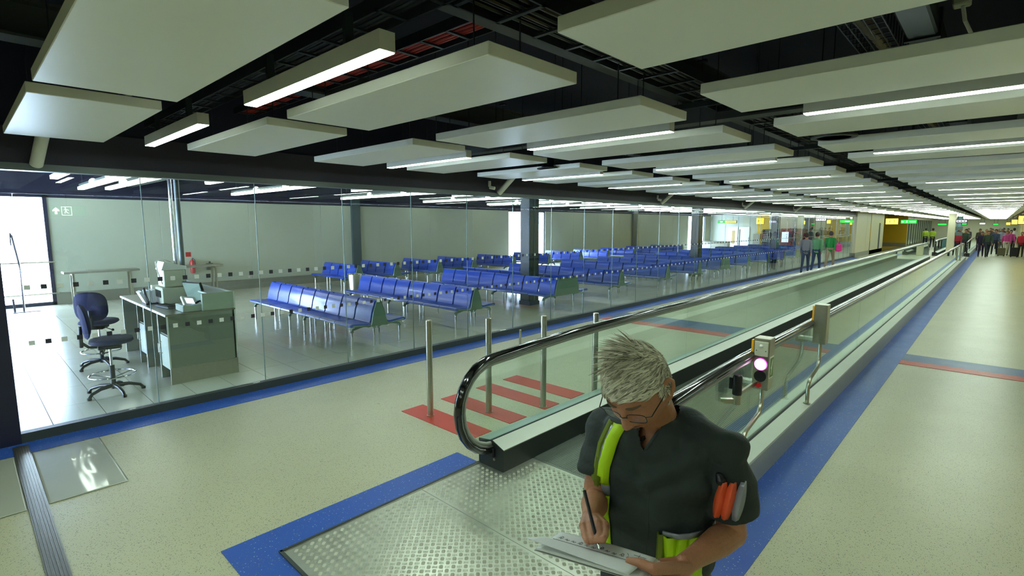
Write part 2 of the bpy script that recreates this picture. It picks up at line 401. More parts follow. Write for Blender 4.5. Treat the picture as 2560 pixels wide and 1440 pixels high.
# far end wall of the lounge
we = bpy.data.objects.new('wall_far', None); COL.objects.link(we); we['kind'] = 'structure'; we['label'] = 'far end wall of the lounge with doors'
EY = 44.0
MB().box(-18.1, -14.2, EY, EY+.15, 0, 2.9).obj('wall_panel', M['wall'], we)
MB().box(-14.2, -13.3, EY, EY+.15, 0, 2.9).obj('wall_panel', M['yellow'], we).__setitem__('label', 'yellow wall panel')
MB().box(-13.3, -9.45, EY, EY+.15, 0, 2.9).obj('wall_panel', M['wall2'], we)
MB().box(-9.45, -6.6, EY, EY+.15, .9, 2.9).obj('wall_panel', M['yellow'], we).__setitem__('label', 'yellow wall panel')
MB().box(-9.45, -6.6, EY, EY+.15, 0, .9).obj('wall_panel', M['plinth'], we)
MB().box(-18.1, -6.6, EY, EY+.15, 2.9, 3.75).obj('upper_band', M['dark'], we)
MB().box(-10.8, -10.2, EY-.1, EY, 0, 2.6).obj('pilaster', M['pil'], we)
for i, (xa, xb) in enumerate([(-16.5, -15.65), (-15.6, -14.75)]):
    dd = bpy.data.objects.new('door_%d' % (i+2), None); COL.objects.link(dd); dd['kind'] = 'structure'
    dd['label'] = ['left white door in the far lounge wall', 'right pale door with a glazed strip'][i]
    MB().bbox(xa, xb, EY-.05, EY, 0, 1.9, .01).obj('leaf', M['white'], dd)
    if i == 0: MB().box(xa+.35, xa+.6, EY-.06, EY-.045, .5, 1.6).obj('vision_panel', mat('tan_door_glass', (160, 130, 70)), dd)
    else: MB().box(xa+.04, xa+.12, EY-.06, EY-.045, .3, 1.7).obj('vision_panel', M['frame'], dd)
    MB().box(xb-.08, xb-.05, EY-.10, EY-.05, .9, 1.05).obj('door_handle', M['steel'], dd)
# corridor walls
wb = bpy.data.objects.new('wall_left_far', None); COL.objects.link(wb); wb['kind'] = 'structure'; wb['label'] = 'white wall block beyond the glass wall'
for i in range(3):
    a = 39.1+i*3.45; MB().bbox(-6.85, -6.62, a+.01, a+3.44, .28, 2.75, .01).obj('wall_panel', M['wall2'], wb)
MB().box(-6.85, -6.60, 39.1, 49.45, 0, .28).obj('skirting', M['plinth'], wb)
MB().box(-6.85, -6.62, 39.1, 49.45, 2.75, 3.75).obj('upper_band', M['wall2'], wb)
MB().box(-6.72, -6.58, 47.4, 47.9, .3, 2.2).obj('door_frame', M['bulk'], wb)
MB().box(-10.2, -10.0, 49.4, 64, 0, 3.75).obj('side_wall', M['yellow'], wb)
MB().box(-10.2, -6.4, 61.9, 62.1, .35, 3.0).obj('yellow_end_panel', M['yellow'], wb)
MB().box(-10.2, -6.4, 61.85, 62.1, 0, .35).obj('skirting', M['plinth'], wb)
MB().box(-10.2, -6.6, 44.15, 49.5, 0, 3.6).obj('core_block', M['wall2'], wb)
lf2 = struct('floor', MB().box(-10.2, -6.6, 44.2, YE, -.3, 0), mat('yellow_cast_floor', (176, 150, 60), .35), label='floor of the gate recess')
wg = bpy.data.objects.new('wall_left_end', None); COL.objects.link(wg); wg['kind'] = 'structure'; wg['label'] = 'far glass screen with posts on the left'
for i in range(14):
    y = 62.1+i*2.1
    MB().box(-6.78, -6.7, y, y+.08, 0, 2.6).obj('post', M['head'], wg)
    MB().box(-6.745, -6.735, y+.08, y+2.1, .05, 2.55).obj('pane', M['glass'], wg)
MB().box(-10.1, -6.7, 62.1, YE, 2.6, 3.75).obj('bulkhead', M['wall2'], wg)
MB().box(-10.3, -10.1, 62.1, YE, 0, 3.75).obj('rear_wall', M['wall2'], wg)
wr = bpy.data.objects.new('wall_right', None); COL.objects.link(wr); wr['kind'] = 'structure'; wr['label'] = 'right corridor wall with yellow gate portals'
y = -9.0; k = 0
while y < YE:
    ye = min(y+3.3, YE); yel = (k % 3 == 1)
    MB().bbox(1.75, 1.95, y+.01, ye-.01, .2, 2.75, .01).obj('wall_panel', M['yellow'] if yel else M['wall2'], wr)
    y = ye; k += 1
MB().box(1.73, 1.95, -9, YE, 0, .2).obj('skirting', M['plinth'], wr)
MB().box(.98, 1.95, -9, YE, 2.76, 3.75).obj('soffit', mat('tan_soffit', (150, 130, 80), .5), wr)
wz = bpy.data.objects.new('wall_end', None); COL.objects.link(wz); wz['kind'] = 'structure'; wz['label'] = 'pale end of the corridor far away'
MB().box(-10.2, 2.2, YE, YE+.2, 0, 3.75).obj('wall_panel', mat('pale_end_wall', (215, 214, 190), .5), wz)
struct('wall_behind', MB().box(-6.9, 2.2, -9.2, -9, 0, 3.75), M['wall2'], label='wall behind the camera')
# lounge columns
for i, y in enumerate((9.95, 20.25, 30.4)):
    t = thing('lounge_column', ['dark blue square column nearest in the lounge, between bench rows', 'dark blue square column in front of the far window', 'most distant dark square column by the vending machines'][i], 'column', (-8.95, y+.3, 0), group='square columns in the lounge')
    MB().bbox(-.17, .17, -.19, .19, 0, 3.74, .02).obj('shaft', M['col'], t)
    MB().box(-.18, .18, -.20, .20, 0, .10).obj('base', M['frame'], t)
    MB().box(.171, .174, -.03, .03, .12, 3.4).obj('cover_strip', M['pil'], t)
# ================================================================ CEILING
PZ = 2.80
def panelrods(w):
    mb = MB(); mb.bbox(0, w, 0, .62, 0, .058, .003); mb.cur = 1
    for u in (.25, w-.25):
        for v in (.15, .47): mb.box(u-.004, u+.004, v-.004, v+.004, .058, .95)
    return mb.mesh('panel', [M['panel'], M['galv']])
def panel(w): return MB().bbox(0, w, 0, .62, 0, .058, .003).mesh('panel', M['panel'])
rowdef = [('row beside the glass wall', -5.70, -3.85), ('middle row', -3.53, -1.61), ('right row', -1.25, .83)]
pm_ = [panel(b-a) for _, a, b in rowdef]; pr_ = [panelrods(b-a) for _, a, b in rowdef]
rodm = MB().tube([(0, 0, 0), (0, 0, .892)], .004, 6).mesh('hanger_rod', M['galv'])
clipm = MB().box(-.035, .035, -.02, .02, .60, .615).mesh('hanger_clip', M['galv'])
for r, (nm, xa, xb) in enumerate(rowdef):
    for k in range(-5, 73):
        y = .325+1.255*k
        if y+.7 > YE: break
        idx = k
        if 0 <= k < 20: lab, g = 'white suspended ceiling panel, %s from the camera in the %s' % (ORD[k], nm), 'ceiling panels of the '+nm
        elif k < 0: lab, g = 'white suspended ceiling panel overhead behind the camera in the '+nm, 'overhead panels of the '+nm
        else: lab, g = 'small distant white ceiling panel far along the '+nm, 'distant panels of the '+nm
        if 0 <= k < 10:
            t = thing('ceiling_panel', lab, 'ceiling panel', (xa, y, PZ), group=g)
            link('board', pm_[r], t)
            for q, (u, v) in enumerate(((.25, .15), (.25, .47), (xb-xa-.25, .15), (xb-xa-.25, .47))): 
                link('hanger_rod', rodm, t, (u, v, .058))
            link('hanger_clip', clipm, t, (xb-xa-.25, .15, 0))
        else:
            t = link('ceiling_panel', pr_[r], None, (xa, y, PZ)); tag(t, lab, 'ceiling panel', g)
# linear lights
def lampmesh(L): return (MB().box(0, L, 0, .003, 0, .078).box(0, L, .072, .075, 0, .078).box(0, .003, .003, .072, 0, .078).box(L-.003, L, .003, .072, 0, .078).box(.003, L-.003, .003, .072, .074, .078).mesh('housing', M['lamp']), MB().box(.003, L-.003, .003, .072, -.004, .008).mesh('diffuser', M['tube']))
lrow = [(-5.62, 1.47), (-3.30, 1.43), (-.97, 1.52)]
lm_ = [lampmesh(L) for _, L in lrow]
sus = MB().box(-.002, .002, .0355, .0395, .078, .952).mesh('suspension', M['galv'])
stm = MB().box(-.012, .012, -.02, .02, 0, .15).mesh('bracket', M['galv'])
for r, (x, L) in enumerate(lrow):
    for m in range(-2, 36):
        y = 1.225+2.51*m
        if y > YE-1: break
        if r == 2 and m in (0, 3): continue
        nm = rowdef[r][0]
        if 0 <= m < 12: lab, g = 'lit linear ceiling light, %s from the camera in the %s' % (ORD[m], nm), 'linear lights of the '+nm
        elif m < 0: lab, g = 'linear ceiling light overhead behind the camera in the '+nm, 'overhead lights of the '+nm
        else: lab, g = 'small distant lit linear light far along the '+nm, 'distant linear lights of the '+nm
        t = thing('linear_light', lab, 'ceiling light', (x, y, PZ-.002), group=g)
        link('housing', lm_[r][0], t); link('diffuser', lm_[r][1], t)
        if m < 5 and m >= 0:
            for u in (.3, L-.3): link('bracket', stm, t, (u, .0375, .078))
        for u in (.3, L-.3): link('suspension', sus, t, (u, 0, 0))
# plenum: beams, trays, pipes
def beam(name, lab, x0, x1, y0, y1, z0, z1, m='beam', cat='beam', g=None):
    w = x1-x0 if (x1-x0) < (y1-y0) else None
    t = MB()
    f = .018
    if w: 
        xm = (x0+x1)/2
        t.box(x0, x1, y0, y1, z0, z0+f).box(x0, x1, y0, y1, z1-f, z1).box(xm-.01, xm+.01, y0, y1, z0+f, z1-f)
    else:
        ym = (y0+y1)/2
        t.box(x0, x1, y0, y1, z0, z0+f).box(x0, x1, y0, y1, z1-f, z1).box(x0, x1, ym-.01, ym+.01, z0+f, z1-f)
    o = t.obj(name, M[m]); tag(o, lab, cat, g); return o
beam('steel_beam', 'dark steel beam running lengthwise above the gap left of the right panel row', -2.25, -2.0, -8, 90, 3.22, 3.5)
beam('steel_beam', 'dark steel beam running lengthwise above the lights beside the glass wall', -4.9, -4.7, -8, 90, 3.3, 3.55)
beam('steel_beam', 'dark steel beam running lengthwise above the right panel row', .05, .25, -8, 90, 3.3, 3.55)
for i in range(14):
    y = -1.5+6.2*i
    lab = '%s dark cross beam from the camera above the panels' % ORD[i-1] if i else 'dark cross beam above the nearest left panels'
    beam('cross_beam', lab, -6.6, .9, y, y+.16, 3.02, 3.2, g='cross beams above the panels')
for i in range(8):
    y = .9+3.1*i
    o = MB().box(-6.6, .95, y, y+.04, 3.0, 3.04).obj('support_rail', M['galv']); tag(o, '%s thin metal support rail from the camera above the panels' % ORD[i], 'rail', 'support rails above the panels')
def tray(name, lab, a, b, w, z, axis, cab, ladder=True, n=None):
    t = thing(name, lab, 'cable tray')
    L = b-a
    def bx(u0, u1, v0, v1, z0, z1, mb):
        return mb.box(u0, u1, v0, v1, z0, z1) if axis == 'x' else mb.box(v0, v1, u0, u1, z0, z1)
    c = w[0]; d = w[1]
    s_ = MB(); bx(a, b, c, c+.012, z, z+.07, s_); bx(a, b, d-.012, d, z, z+.07, s_); s_.obj('side_rails', M['galv'], t)
    r_ = MB(); u = a+.1
    while u < b: bx(u, u+.025, c, d, z, z+.012, r_); u += .28
    o = r_.obj('rungs', M['galv'], t); o['kind'] = 'stuff'
    k = 0
    for j, cm_ in enumerate(cab):
        v = c+.035+(d-c-.07)*(j+.5)/len(cab)
        p = []
        u = a
        while u <= b:
            q = v+.006*math.sin(u*3+j*2); p.append((u, q, z+.026) if axis == 'x' else (q, u, z+.026)); u += .5
        MB().tube(p, .010, 6).obj('cable', cm_, t)
    return t
tray('cable_tray', 'galvanised cable tray crossing above the nearest light row', -6.5, 1.0, (1.42, 1.60), 3.08, 'x', [M['black'], M['galv'], M['black']])
tray('cable_tray', 'long galvanised cable tray along the gap beside the right panel row', -6, 88, (-1.93, -1.62), 3.10, 'y', [M['galv'], M['black'], M['galv'], M['black']])
tray('cable_tray', 'narrow cable tray of red cables crossing high above the second panels', -6.5, -1.9, (2.30, 2.52), 3.35, 'x', [M['redcab'], M['redcab'], M['redcab'], M['redcab']])
tray('cable_tray', 'second red cable tray crossing high above the right row', -1.7, .9, (2.0, 2.2), 3.4, 'x', [M['redcab'], M['redcab'], M['redcab']])
# wire basket with insulation above right row
t = thing('wire_basket', 'dark wire cable basket above the right panel row', 'cable tray')
m_ = MB()
for i in range(60): m_.box(-.66, -.48, 1.5+i*.09, 1.505+i*.09, 3.06, 3.065).box(-.66, -.655, 1.5+i*.09, 1.505+i*.09, 3.06, 3.16).box(-.485, -.48, 1.5+i*.09, 1.505+i*.09, 3.06, 3.16)
o = m_.obj('cross_wires', M['galv'], t); o['kind'] = 'stuff'
for u in range(6): MB().tube([(-.66+.036*u, 1.5, 3.06), (-.66+.036*u, 6.9, 3.06)], .003, 5).obj('long_wire', M['galv'], t)
MB().tube([(-.57+.02*math.sin(i), 1.5+i*.27, 3.085) for i in range(21)], .03, 8).obj('wrapped_pipe', cm('tan_lagging', (110, 100, 70)), t)
t = thing('ventilation_duct', 'flat galvanised duct above the right panel row', 'duct')
MB().bbox(-.44, -.31, 1.0, 88, 3.06, 3.18, .01).obj('duct_body', M['galv'], t)
for i in range(8): MB().box(-.45, -.30, 2+i*1.5, 2.03+i*1.5, 3.05, 3.19).obj('flange', M['galv'], t)
t = thing('junction_box', 'white socket box with a curved white cable above the right panels', 'junction box')
MB().bbox(-.26, -.19, 3.42, 3.50, 3.16, 3.24, .006).obj('box_body', M['cream'], t)
MB().tube([(-.22, 3.46, 3.16), (-.21, 3.5, 3.1), (-.18, 3.58, 3.04), (-.17, 3.66, 2.98), (-.17, 3.66, 2.86)], .009, 8).obj('white_cable', M['white'], t)
for i, (x, y, r_) in enumerate([(-1.07, 5.07, .17), (-4.35, 5.35, .15), (-1.0, 10.9, .17), (-1.0, 18.4, .17)]):
    t = thing('ceiling_diffuser', ['round dark air diffuser at the left end of the right panel row', 'small round dark air diffuser beside the fourth panel near the glass wall', 'second round air diffuser along the right row', 'third round air diffuser far along the right row'][i], 'air vent', (x, y, 2.815))
    MB().lathe([(r_, 0), (r_, .012), (r_*.72, .02), (r_*.70, .012), (r_*.74, 0)], 28).obj('rim', M['beam'], t, smooth=True)
    MB().lathe([(r_*.70, .014), (r_*.5, .05), (r_*.45, .3)], 24).obj('throat', M['dark'], t, smooth=True)
for i in range(5):
    y = .58+6.2*i
    t = thing('brace_tube', ['white slanted brace tube under the nearest left panel', 'white slanted brace tube, second from the left along the bulkhead', 'white slanted brace tube, third along the bulkhead', 'fourth white slanted brace tube along the bulkhead', 'fifth white slanted brace tube, smallest, along the bulkhead'][i], 'brace')
    MB().tube([(-6.66, y, 2.66), (-6.25, y+.06, 3.02)], .05, 16).obj('tube', M['white'], t, smooth=True)
    if i:
        c = thing('ceiling_camera', 'tiny white security camera beside the %s brace tube' % ORD[i], 'camera', (-6.66, y-.25, 2.78))
        MB().box(0, .03, -.02, .02, -.02, .08).obj('mount', M['white'], c); MB().tube([(.02, 0, -.03), (.11, .03, -.05)], .03, 10).obj('camera_body', M['white'], c)
# lounge lights: rows of tubes with round lamps
seg = MB().box(0, 1.8, -.06, .06, 0, .07).mesh('tube', M['tube2'])
glm = MB().sph((0, 0, 0), .085, 14, 8).mesh('globe_lamp', M['tube2'], True)
rl = MB().box(-.1, 6.4, -.02, .02, .10, .15).box(.3, .306, 0, .006, .15, .75).box(5.7, 5.706, 0, .006, .15, .75).mesh('rail', M['head'])
for k in range(11):
    y = 2.35+3.72*k
    for side, xs in (('left', -18.0+.35), ('right', -11.3)):
        if side == 'right' and k < 1: continue
        n = 3 if side == 'left' else 2
        lab = '%s lit lamp row from the desk on the %s side of the lounge ceiling' % (ORD[k], side)
        t = thing('lounge_light_row', lab, 'ceiling light', (xs, y, 3.0 if side == 'left' else 3.0), group='light rows under the lounge ceiling')
        if side == 'left': link('rail', rl, t)
        else: MB().box(.3, .306, 0, .006, .07, .745).box(3.2, 3.206, 0, .006, .07, .745).obj('suspension', M['galv'], t)
        for i in range(n):
            s_ = link('tube', seg, t, (i*1.95, 0, 0))
            if side == 'left': link('globe_lamp', glm, t, (i*1.95+1.85, 0, .10))
    if k in (0, 1, 2, 3, 4):
        t = thing('lounge_strip_light', 'single lit strip light, %s from the desk between the lamp rows' % ORD[k], 'ceiling light', (-13.5, y+1.75, 3.02), group='single strips in the lounge')
        MB().box(0, 2.0, -.05, .05, 0, .03).obj('diffuser', M['tube2'], t); MB().box(0, 2.0, -.06, .06, .03, .08).obj('housing', M['lamp'], t); MB().box(.3, .306, 0, .006, .08, .73).box(1.7, 1.706, 0, .006, .08, .73).obj('suspension', M['galv'], t)
for q, (x_, y_, lab) in enumerate(((-17.2, 2.85, 'second lit lamp row close behind the one above the desk, near the back wall'), (-13.9, 1.45, 'short lit strip light near the door end of the lounge'))):
    t = thing('lounge_light_row', lab, 'ceiling light', (x_, y_, 3.0))
    for i in range(3 if q == 0 else 1):
        link('tube', seg, t, (i*1.95, 0, 0))
        if q == 0: link('globe_lamp', glm, t, (i*1.95+1.85, 0, .10))
    for u in (.3, 1.5): MB().box(u, u+.006, 0, .006, .07, .745).obj('suspension', M['galv'], t)
# dark trunking across the lounge ceiling
for k in range(5):
    y = 3.2+7.44*k
    o = MB().bbox(-17.9, -7.2, y, y+.35, 3.14, 3.34, .01).obj('air_duct', M['head']); tag(o, '%s grey air duct from the desk across the dark lounge ceiling' % ORD[k], 'duct', 'air ducts across the lounge ceiling')
# ================================================================ MOVING WALKWAY
def railpath(y0, y1):
    """outer centre line of the handrail loop in (y, z)"""
    p = [(y0+.16, .155), (y0+.02, .165)]
    cy, cz, rr = y0+.03, .575, .41
    for i in range(13):
        a = R(-90-180*i/12); p.append((cy+rr*math.cos(a)*.98, cz+rr*math.sin(a)))
    p += [(y0+.5, 1.005), (y0+1.1, 1.025), (y0+1.7, 1.035)]
    n = int((y1-y0-3.4)/4)
    for i in range(n+1): p.append((y0+1.8+(y1-y0-3.6)*i/n, 1.035))
    q = [(y0+y1-a, z) for a, z in reversed(p[:18])]
    return p+q
def walkway(lab, y0, y1, xl, xr, steps=True):
    """xl, xr: glass planes"""
    t = thing('moving_walkway', lab, 'moving walkway', (0, 0, 0))
    for sgn, gx in ((1, xl), (-1, xr)):      # sgn=+1: inner side towards +x
        X = lambda d: gx+sgn*d
        path = railpath(y0, y1)
        # rubber handrail: flattened oval swept along the loop
        def sweep(w, h, off, nm, m):
            vs = []; fs = []; n = 12; k = len(path)
            for i, (py, pz) in enumerate(path):
                a = path[max(0, i-1)]; b = path[min(k-1, i+1)]
                ty, tz = b[0]-a[0], b[1]-a[1]; l = math.hypot(ty, tz) or 1; ty /= l; tz /= l
                ny, nz_ = -tz, ty        # normal, outward for this winding
                for j in range(n):
                    q = 2*math.pi*j/n; u = math.cos(q)*w; v = math.sin(q)*h+off
                    vs.append((gx+u, py+ny*v, pz+nz_*v))
            for i in range(k-1):
                for j in range(n): fs.append((i*n+j, i*n+(j+1) % n, (i+1)*n+(j+1) % n, (i+1)*n+j))
            fs.append(tuple(range(n))); fs.append(tuple(range((k-1)*n, k*n)))
            return MB().add(vs, fs).obj(nm, m, t, smooth=True)
        sgnoff = 1
        h = sweep(.044, .030, 0, 'handrail', M['rubber'])
        h['label'] = ('left' if sgn > 0 else 'right')+' glossy black rubber handrail'
        sweep(.030, .018, OFF*1.15, 'handrail_guide', mat('guide_track', (110, 112, 104), .35, .7))
        sweep(.016, .020, OFF*1.9, 'handrail_guide', M['aluside'])
        # glass panes
        g0 = y0+.06; rr = .355
        prof = [(g0, .22)]
        for i in range(9):
            a = R(-100-160*i/8); prof.append((y0+.03+rr*math.cos(a), .575+rr*math.sin(a)))
        prof += [(y0+.6, .975), (y0+1.46, .99), (y0+1.46, .22)]
        MB().prism(prof, 'x', gx-.006, gx+.006).obj('balustrade_pane', M['bglass'], t)
        y = y0+1.47; k = 0
        pw = 2.35/1.0
        gm = MB().box(-.006, .006, 0, pw-.012, .22, .99).mesh('balustrade_pane', M['bglass'])
        while y+pw < y1-1.4: 
            link('balustrade_pane', gm, t, (gx, y, 0)); y += pw; k += 1
        MB().box(gx-.006, gx+.006, y, y1-1.47, .22, .99).obj('balustrade_pane', M['bglass'], t)
        MB().prism([(y0+y1-a, z) for a, z in prof], 'x', gx-.006, gx+.006).obj('balustrade_pane', M['bglass'], t)
        # skirt box: outer side, outer cover, groove, inner deck, inner skirt
        def strip(nm, pts, m, ya=y0+.0, yb=y1): return MB().prism([(X(a), z) for a, z in pts], 'y', ya, yb).obj(nm, m, t)
        strip('outer_side', [(-.15, 0), (-.15, .215), (-.142, .215), (-.142, 0)], M['aluside'] if sgn < 0 else M['greystrip'])
        strip('outer_deck', [(-.15, .215), (-.148, .235), (-.018, .252), (-.018, .240), (-.142, .215)], M['alu'] if sgn < 0 else M['greystrip'])
        strip('groove', [(-.018, .244), (-.018, .250), (.018, .250), (.018, .244)], M['seam'])
        strip('inner_deck', [(.018, .258), (.15, .205), (.142, .196), (.018, .244)], M['alu'])
        strip('inner_skirt', [(.15, .205), (.150, 0), (.140, 0), (.140, .197)], M['skirt'])
        strip('deck_edge', [(.1501, .206), (.152, .206), (.152, .198), (.1501, .198)], M['steel'])
        # newel end plates
        for ya, yb in ((y0-.006, y0), (y1, y1+.006)):
            MB().prism([(X(-.15), 0), (X(-.15), .235), (X(-.018), .254), (X(.018), .258), (X(.15), .205), (X(.15), 0)], 'y', ya, yb).obj('newel_plate', M['skirt'], t)
        MB().tube([(X(.05), y0-.006, .10), (X(.05), y0-.018, .10)], .012, 12).obj('screw', M['steel'], t)
        MB().bbox(gx-.055, gx+.055, y0-.03, y0+.02, .115, .20, .01).obj('handrail_inlet', M['seam'], t)
    bl, br = xl+.14, xr-.14
    yb0 = y0+1.1
    bt = MB(); bt.box(bl, br, yb0, y1-1.1, -.06, .002)
    bt.obj('belt', M['belt'], t)
    rb = MB(); x = bl+.02
    while x < br-.02:
        rb.box(x, x+.008, yb0, y1-1.1, .002, .008); x += .021
    o = rb.obj('belt_ribs', M['belt'], t); o['kind'] = 'stuff'
    for a, b in ((y0+.38, y0+1.1), (y1-1.1, y1-.38)):
        MB().box(bl, br, a, b, .002, .008).obj('comb_plate', M['comb'], t)
        c_ = MB(); x = bl+.01
        while x < br-.02: c_.box(x, x+.009, a+.03, b, .008, .0115); x += .021
        o = c_.obj('comb_ribs', M['comb'], t); o['kind'] = 'stuff'
        e = b if a < y1/2+y0/2 else a
        MB().box(bl, br, e-.008, e+.008, .004, .013).obj('comb_edge', M['steel'], t)
    return t
OFF = -.030
ww = walkway('long moving walkway with glass balustrades starting beside the writing man', 3.0, 40.0, -3.05, -1.43)
walkway('second moving walkway far ahead beyond the first', 45.0, 66.0, -3.05, -1.43)
# tread plate before the walkway
tp = thing('tread_plate_landing', 'chequered metal landing plate in front of the walkway', 'floor plate')
MB().box(-3.2, -1.28, 1.26, 2.35, .004, .010).obj('plate', M['plate'], tp); MB().box(-3.2, -1.28, 2.354, 3.0, .004, .010).obj('plate', M['plate'], tp); MB().box(-2.9, -1.58, 3.0, 3.375, .004, .010).obj('plate', M['plate'], tp)
MB().box(-3.215, -3.195, 1.245, 3.0, .003, .014).obj('edge_frame', M['sill'], tp); MB().box(-3.215, -1.265, 1.24, 1.262, .003, .014).obj('edge_frame', M['sill'], tp); MB().box(-1.285, -1.265, 1.24, 3.0, .003, .014).obj('edge_frame', M['sill'], tp)
MB().box(-3.19, -3.18, 1.27, 3.0, .010, .014).obj('edge_strip', M['steel'], tp)
bars = MB(); P_ = .038; a45 = R(45); ca, sa = math.cos(a45), math.sin(a45)
for i in range(-50, 50):
    for j in range(-50, 50):
        u, v = i*P_, j*P_; x = -2.2+u*ca-v*sa; y = 2.1+u*sa+v*ca
        if not (-3.16 < x < -1.31 and 1.30 < y < 3.34): continue
        if y > 2.96 and not (-2.86 < x < -1.62): continue
        if abs(y-2.352) < .03: continue
        th = a45 if (i+j) % 2 else a45+math.pi/2
        c, s_ = math.cos(th), math.sin(th)
        for q in range(5):
            o_ = (q-2)*.0064; hl = .0148-.0014*abs(q-2)
            cx, cy = x-s_*o_, y+c*o_
            # along local direction c,s
            vs = []
            for (l, w, z) in ((-hl, 0, .010), (-hl*.5, -.0023, .010), (hl*.5, -.0023, .010), (hl, 0, .010), (hl*.5, .0023, .010), (-hl*.5, .0023, .010), (-hl*.55, 0, .0142), (hl*.55, 0, .0142)):
                vs.append((cx+c*l-s_*w, cy+s_*l+c*w, z))
            bars.add(vs, [(0, 1, 6), (1, 2, 7, 6), (2, 3, 7), (3, 4, 7), (4, 5, 6, 7), (5, 0, 6)])
o = bars.obj('tread_bars', M['plate'], tp, smooth=False); o['kind'] = 'stuff'
# floor film patch
def film(y_a, y_b):
    n, m = 60, 30; vs = []; fs = []
    for i in range(n+1):
        for j in range(m+1):
            x = -6.37+1.30*i/n; y = y_a+(y_b-y_a)*j/m
            z = .0045+.004*abs(noise.noise(Vector((x*2.2, y*16, 0))))*(1.2 if x < -5.9 else .5)+.0005
            vs.append((x, y, z))
    for i in range(n):
        for j in range(m): a = i*(m+1)+j; fs.append((a, a+m+1, a+m+2, a+1))
    return MB().add(vs, fs)
for ya, yb, lab in ((.305, .80, 'crinkled clear plastic film on the floor right of the metal joint'), (-.15, .185, 'strip of crinkled clear film left of the metal joint')):
    o = film(ya, yb).obj('floor_film', M['film'], None, smooth=True); tag(o, lab, 'floor film')
    sol = o.modifiers.new('s', 'SOLIDIFY'); sol.thickness = .0008
# bollards
def bollard(x, y, h, r, lab, g):
    t = thing('bollard', lab, 'bollard', (x, y, .005), group=g)
    MB().lathe([(r, 0), (r, h-.015), (r*.96, h-.003), (r*.8, h)], 24).obj('post', M['steel'], t, smooth=True)
    MB().lathe([(r*1.25, 0), (r*1.25, .006), (r, .008)], 24).obj('base_collar', M['steel'], t, smooth=True)
    return t
bollard(-4.42, 3.41, 1.07, .034, 'brushed steel bollard standing on the nearest red bar, leftmost', 'steel bollards on the red bars')
bollard(-4.03, 3.93, 1.07, .034, 'brushed steel bollard seen through the curved end of the balustrade', 'steel bollards on the red bars')
bollard(-3.685, 4.47, 1.07, .034, 'brushed steel bollard third from the left, on the third red bar', 'steel bollards on the red bars')
bollard(-3.36, 5.03, 1.07, .034, 'brushed steel bollard farthest right, just left of the grey haired head', 'steel bollards on the red bars')
bollard(-5.90, 6.52, 0.29, .020, 'short thin chrome post behind the handrail between taller bollards', None)
# control pillars on the right deck
def pillar(y, lab, full, dz=0.0):
    t = thing('signal_post', lab, 'signal post', (-1.32, y, .246))
    MB().lathe([(.035, 0), (.035, .004), (.02, .006)], 16).obj('base_flange', M['steel'], t)
    MB().tube([(0, 0, 0), (0, 0, .17), (0, .02, .21), (0, .08, .25), (0, .36, .31), (-.01, .43, .35), (-.015, .46, .41), (-.015, .465, .52+dz)], .018, 14).obj('bent_pole', M['steel'], t, smooth=True)
    z0 = .50+dz
    MB().bbox(-.08, .045, .40, .53, z0, z0+.43, .004).obj('signal_box', M['steel'], t)
    MB().box(-.098, -.080, .40, .44, z0+.24, z0+.41).obj('yellow_plate', M['yplastic'], t)
    MB().bbox(-.23, -.080, .43, .50, z0+.02, z0+.055, .004).obj('side_arm', M['alu'], t)
    if full:
        xc = -.0175
        MB().bbox(xc-.052, xc+.052, .388, .400, z0+.285, z0+.405, .003).obj('sensor_plate', M['cream'], t)
        MB().sph((xc, .388, z0+.37), .014, 12, 8).obj('sensor_dome', M['white'], t, smooth=True)
        for u in (-.036, .036): MB().tube([(xc+u, .389, z0+.33), (xc+u, .386, z0+.33)], .004, 8).obj('screw', M['black'], t)
        MB().tube([(xc, .400, z0+.215), (xc, .393, z0+.215)], .050, 28).obj('lamp_rim', M['pinkrim'], t); MB().tube([(xc, .400, z0+.215), (xc, .390, z0+.215)], .045, 28).obj('lit_lamp', M['pink'], t)
        MB().tube([(xc, .400, z0+.115), (xc, .391, z0+.115)], .047, 28).obj('unlit_lamp', M['black'], t)
        MB().tube([(xc-.006, .400, z0+.038), (xc-.006, .383, z0+.038)], .019, 20).obj('stop_button', M['redbtn'], t)
        MB().box(.045, .048, .41, .51, z0+.10, z0+.28).obj('sign_plate', M['white'], t)
        MB().box(.0485, .0495, .418, .502, z0+.11, z0+.27).obj('green_sign_face', M['green'], t)
        MB().prism([(.445, z0+.13), (.458, z0+.13), (.47, z0+.20), (.487, z0+.25), (.479, z0+.257), (.46, z0+.23), (.45, z0+.20), (.435, z0+.19), (.44, z0+.18), (.452, z0+.18)], 'x', .0496, .0502).obj('pictogram', M['white'], t)
    return t
pillar(4.02, 'steel signal box with a lit pink lamp and red button on a bent post', True)
pillar(5.93, 'plain steel box with a yellow plate on a bent post, farther along', False, .06)
t = thing('barrier_cup', 'black belt barrier head on a chrome arm beside the signal box', 'barrier head', (-1.37, 4.0, .78))
MB().lathe([(.033, .02), (.035, .025), (.035, .16), (.030, .172), (.026, .176)], 24).obj('barrier_head', M['black'], t, smooth=True)
MB().bbox(-.058, -.03, -.02, .02, .06, .15, .004).obj('belt_clip', M['black'], t)
MB().lathe([(.031, -.055), (.031, .022)], 24).obj('chrome_cup', M['steel'], t, smooth=True)
MB().bbox(-.125, -.02, -.016, .016, -.05, -.008, .003, mx=Matrix.Rotation(R(40), 4, 'Z')).obj('arm', M['steel'], t)
MB().bbox(-.012, .012, .02, .44, .0, .03, .003).obj('arm', M['steel'], t)
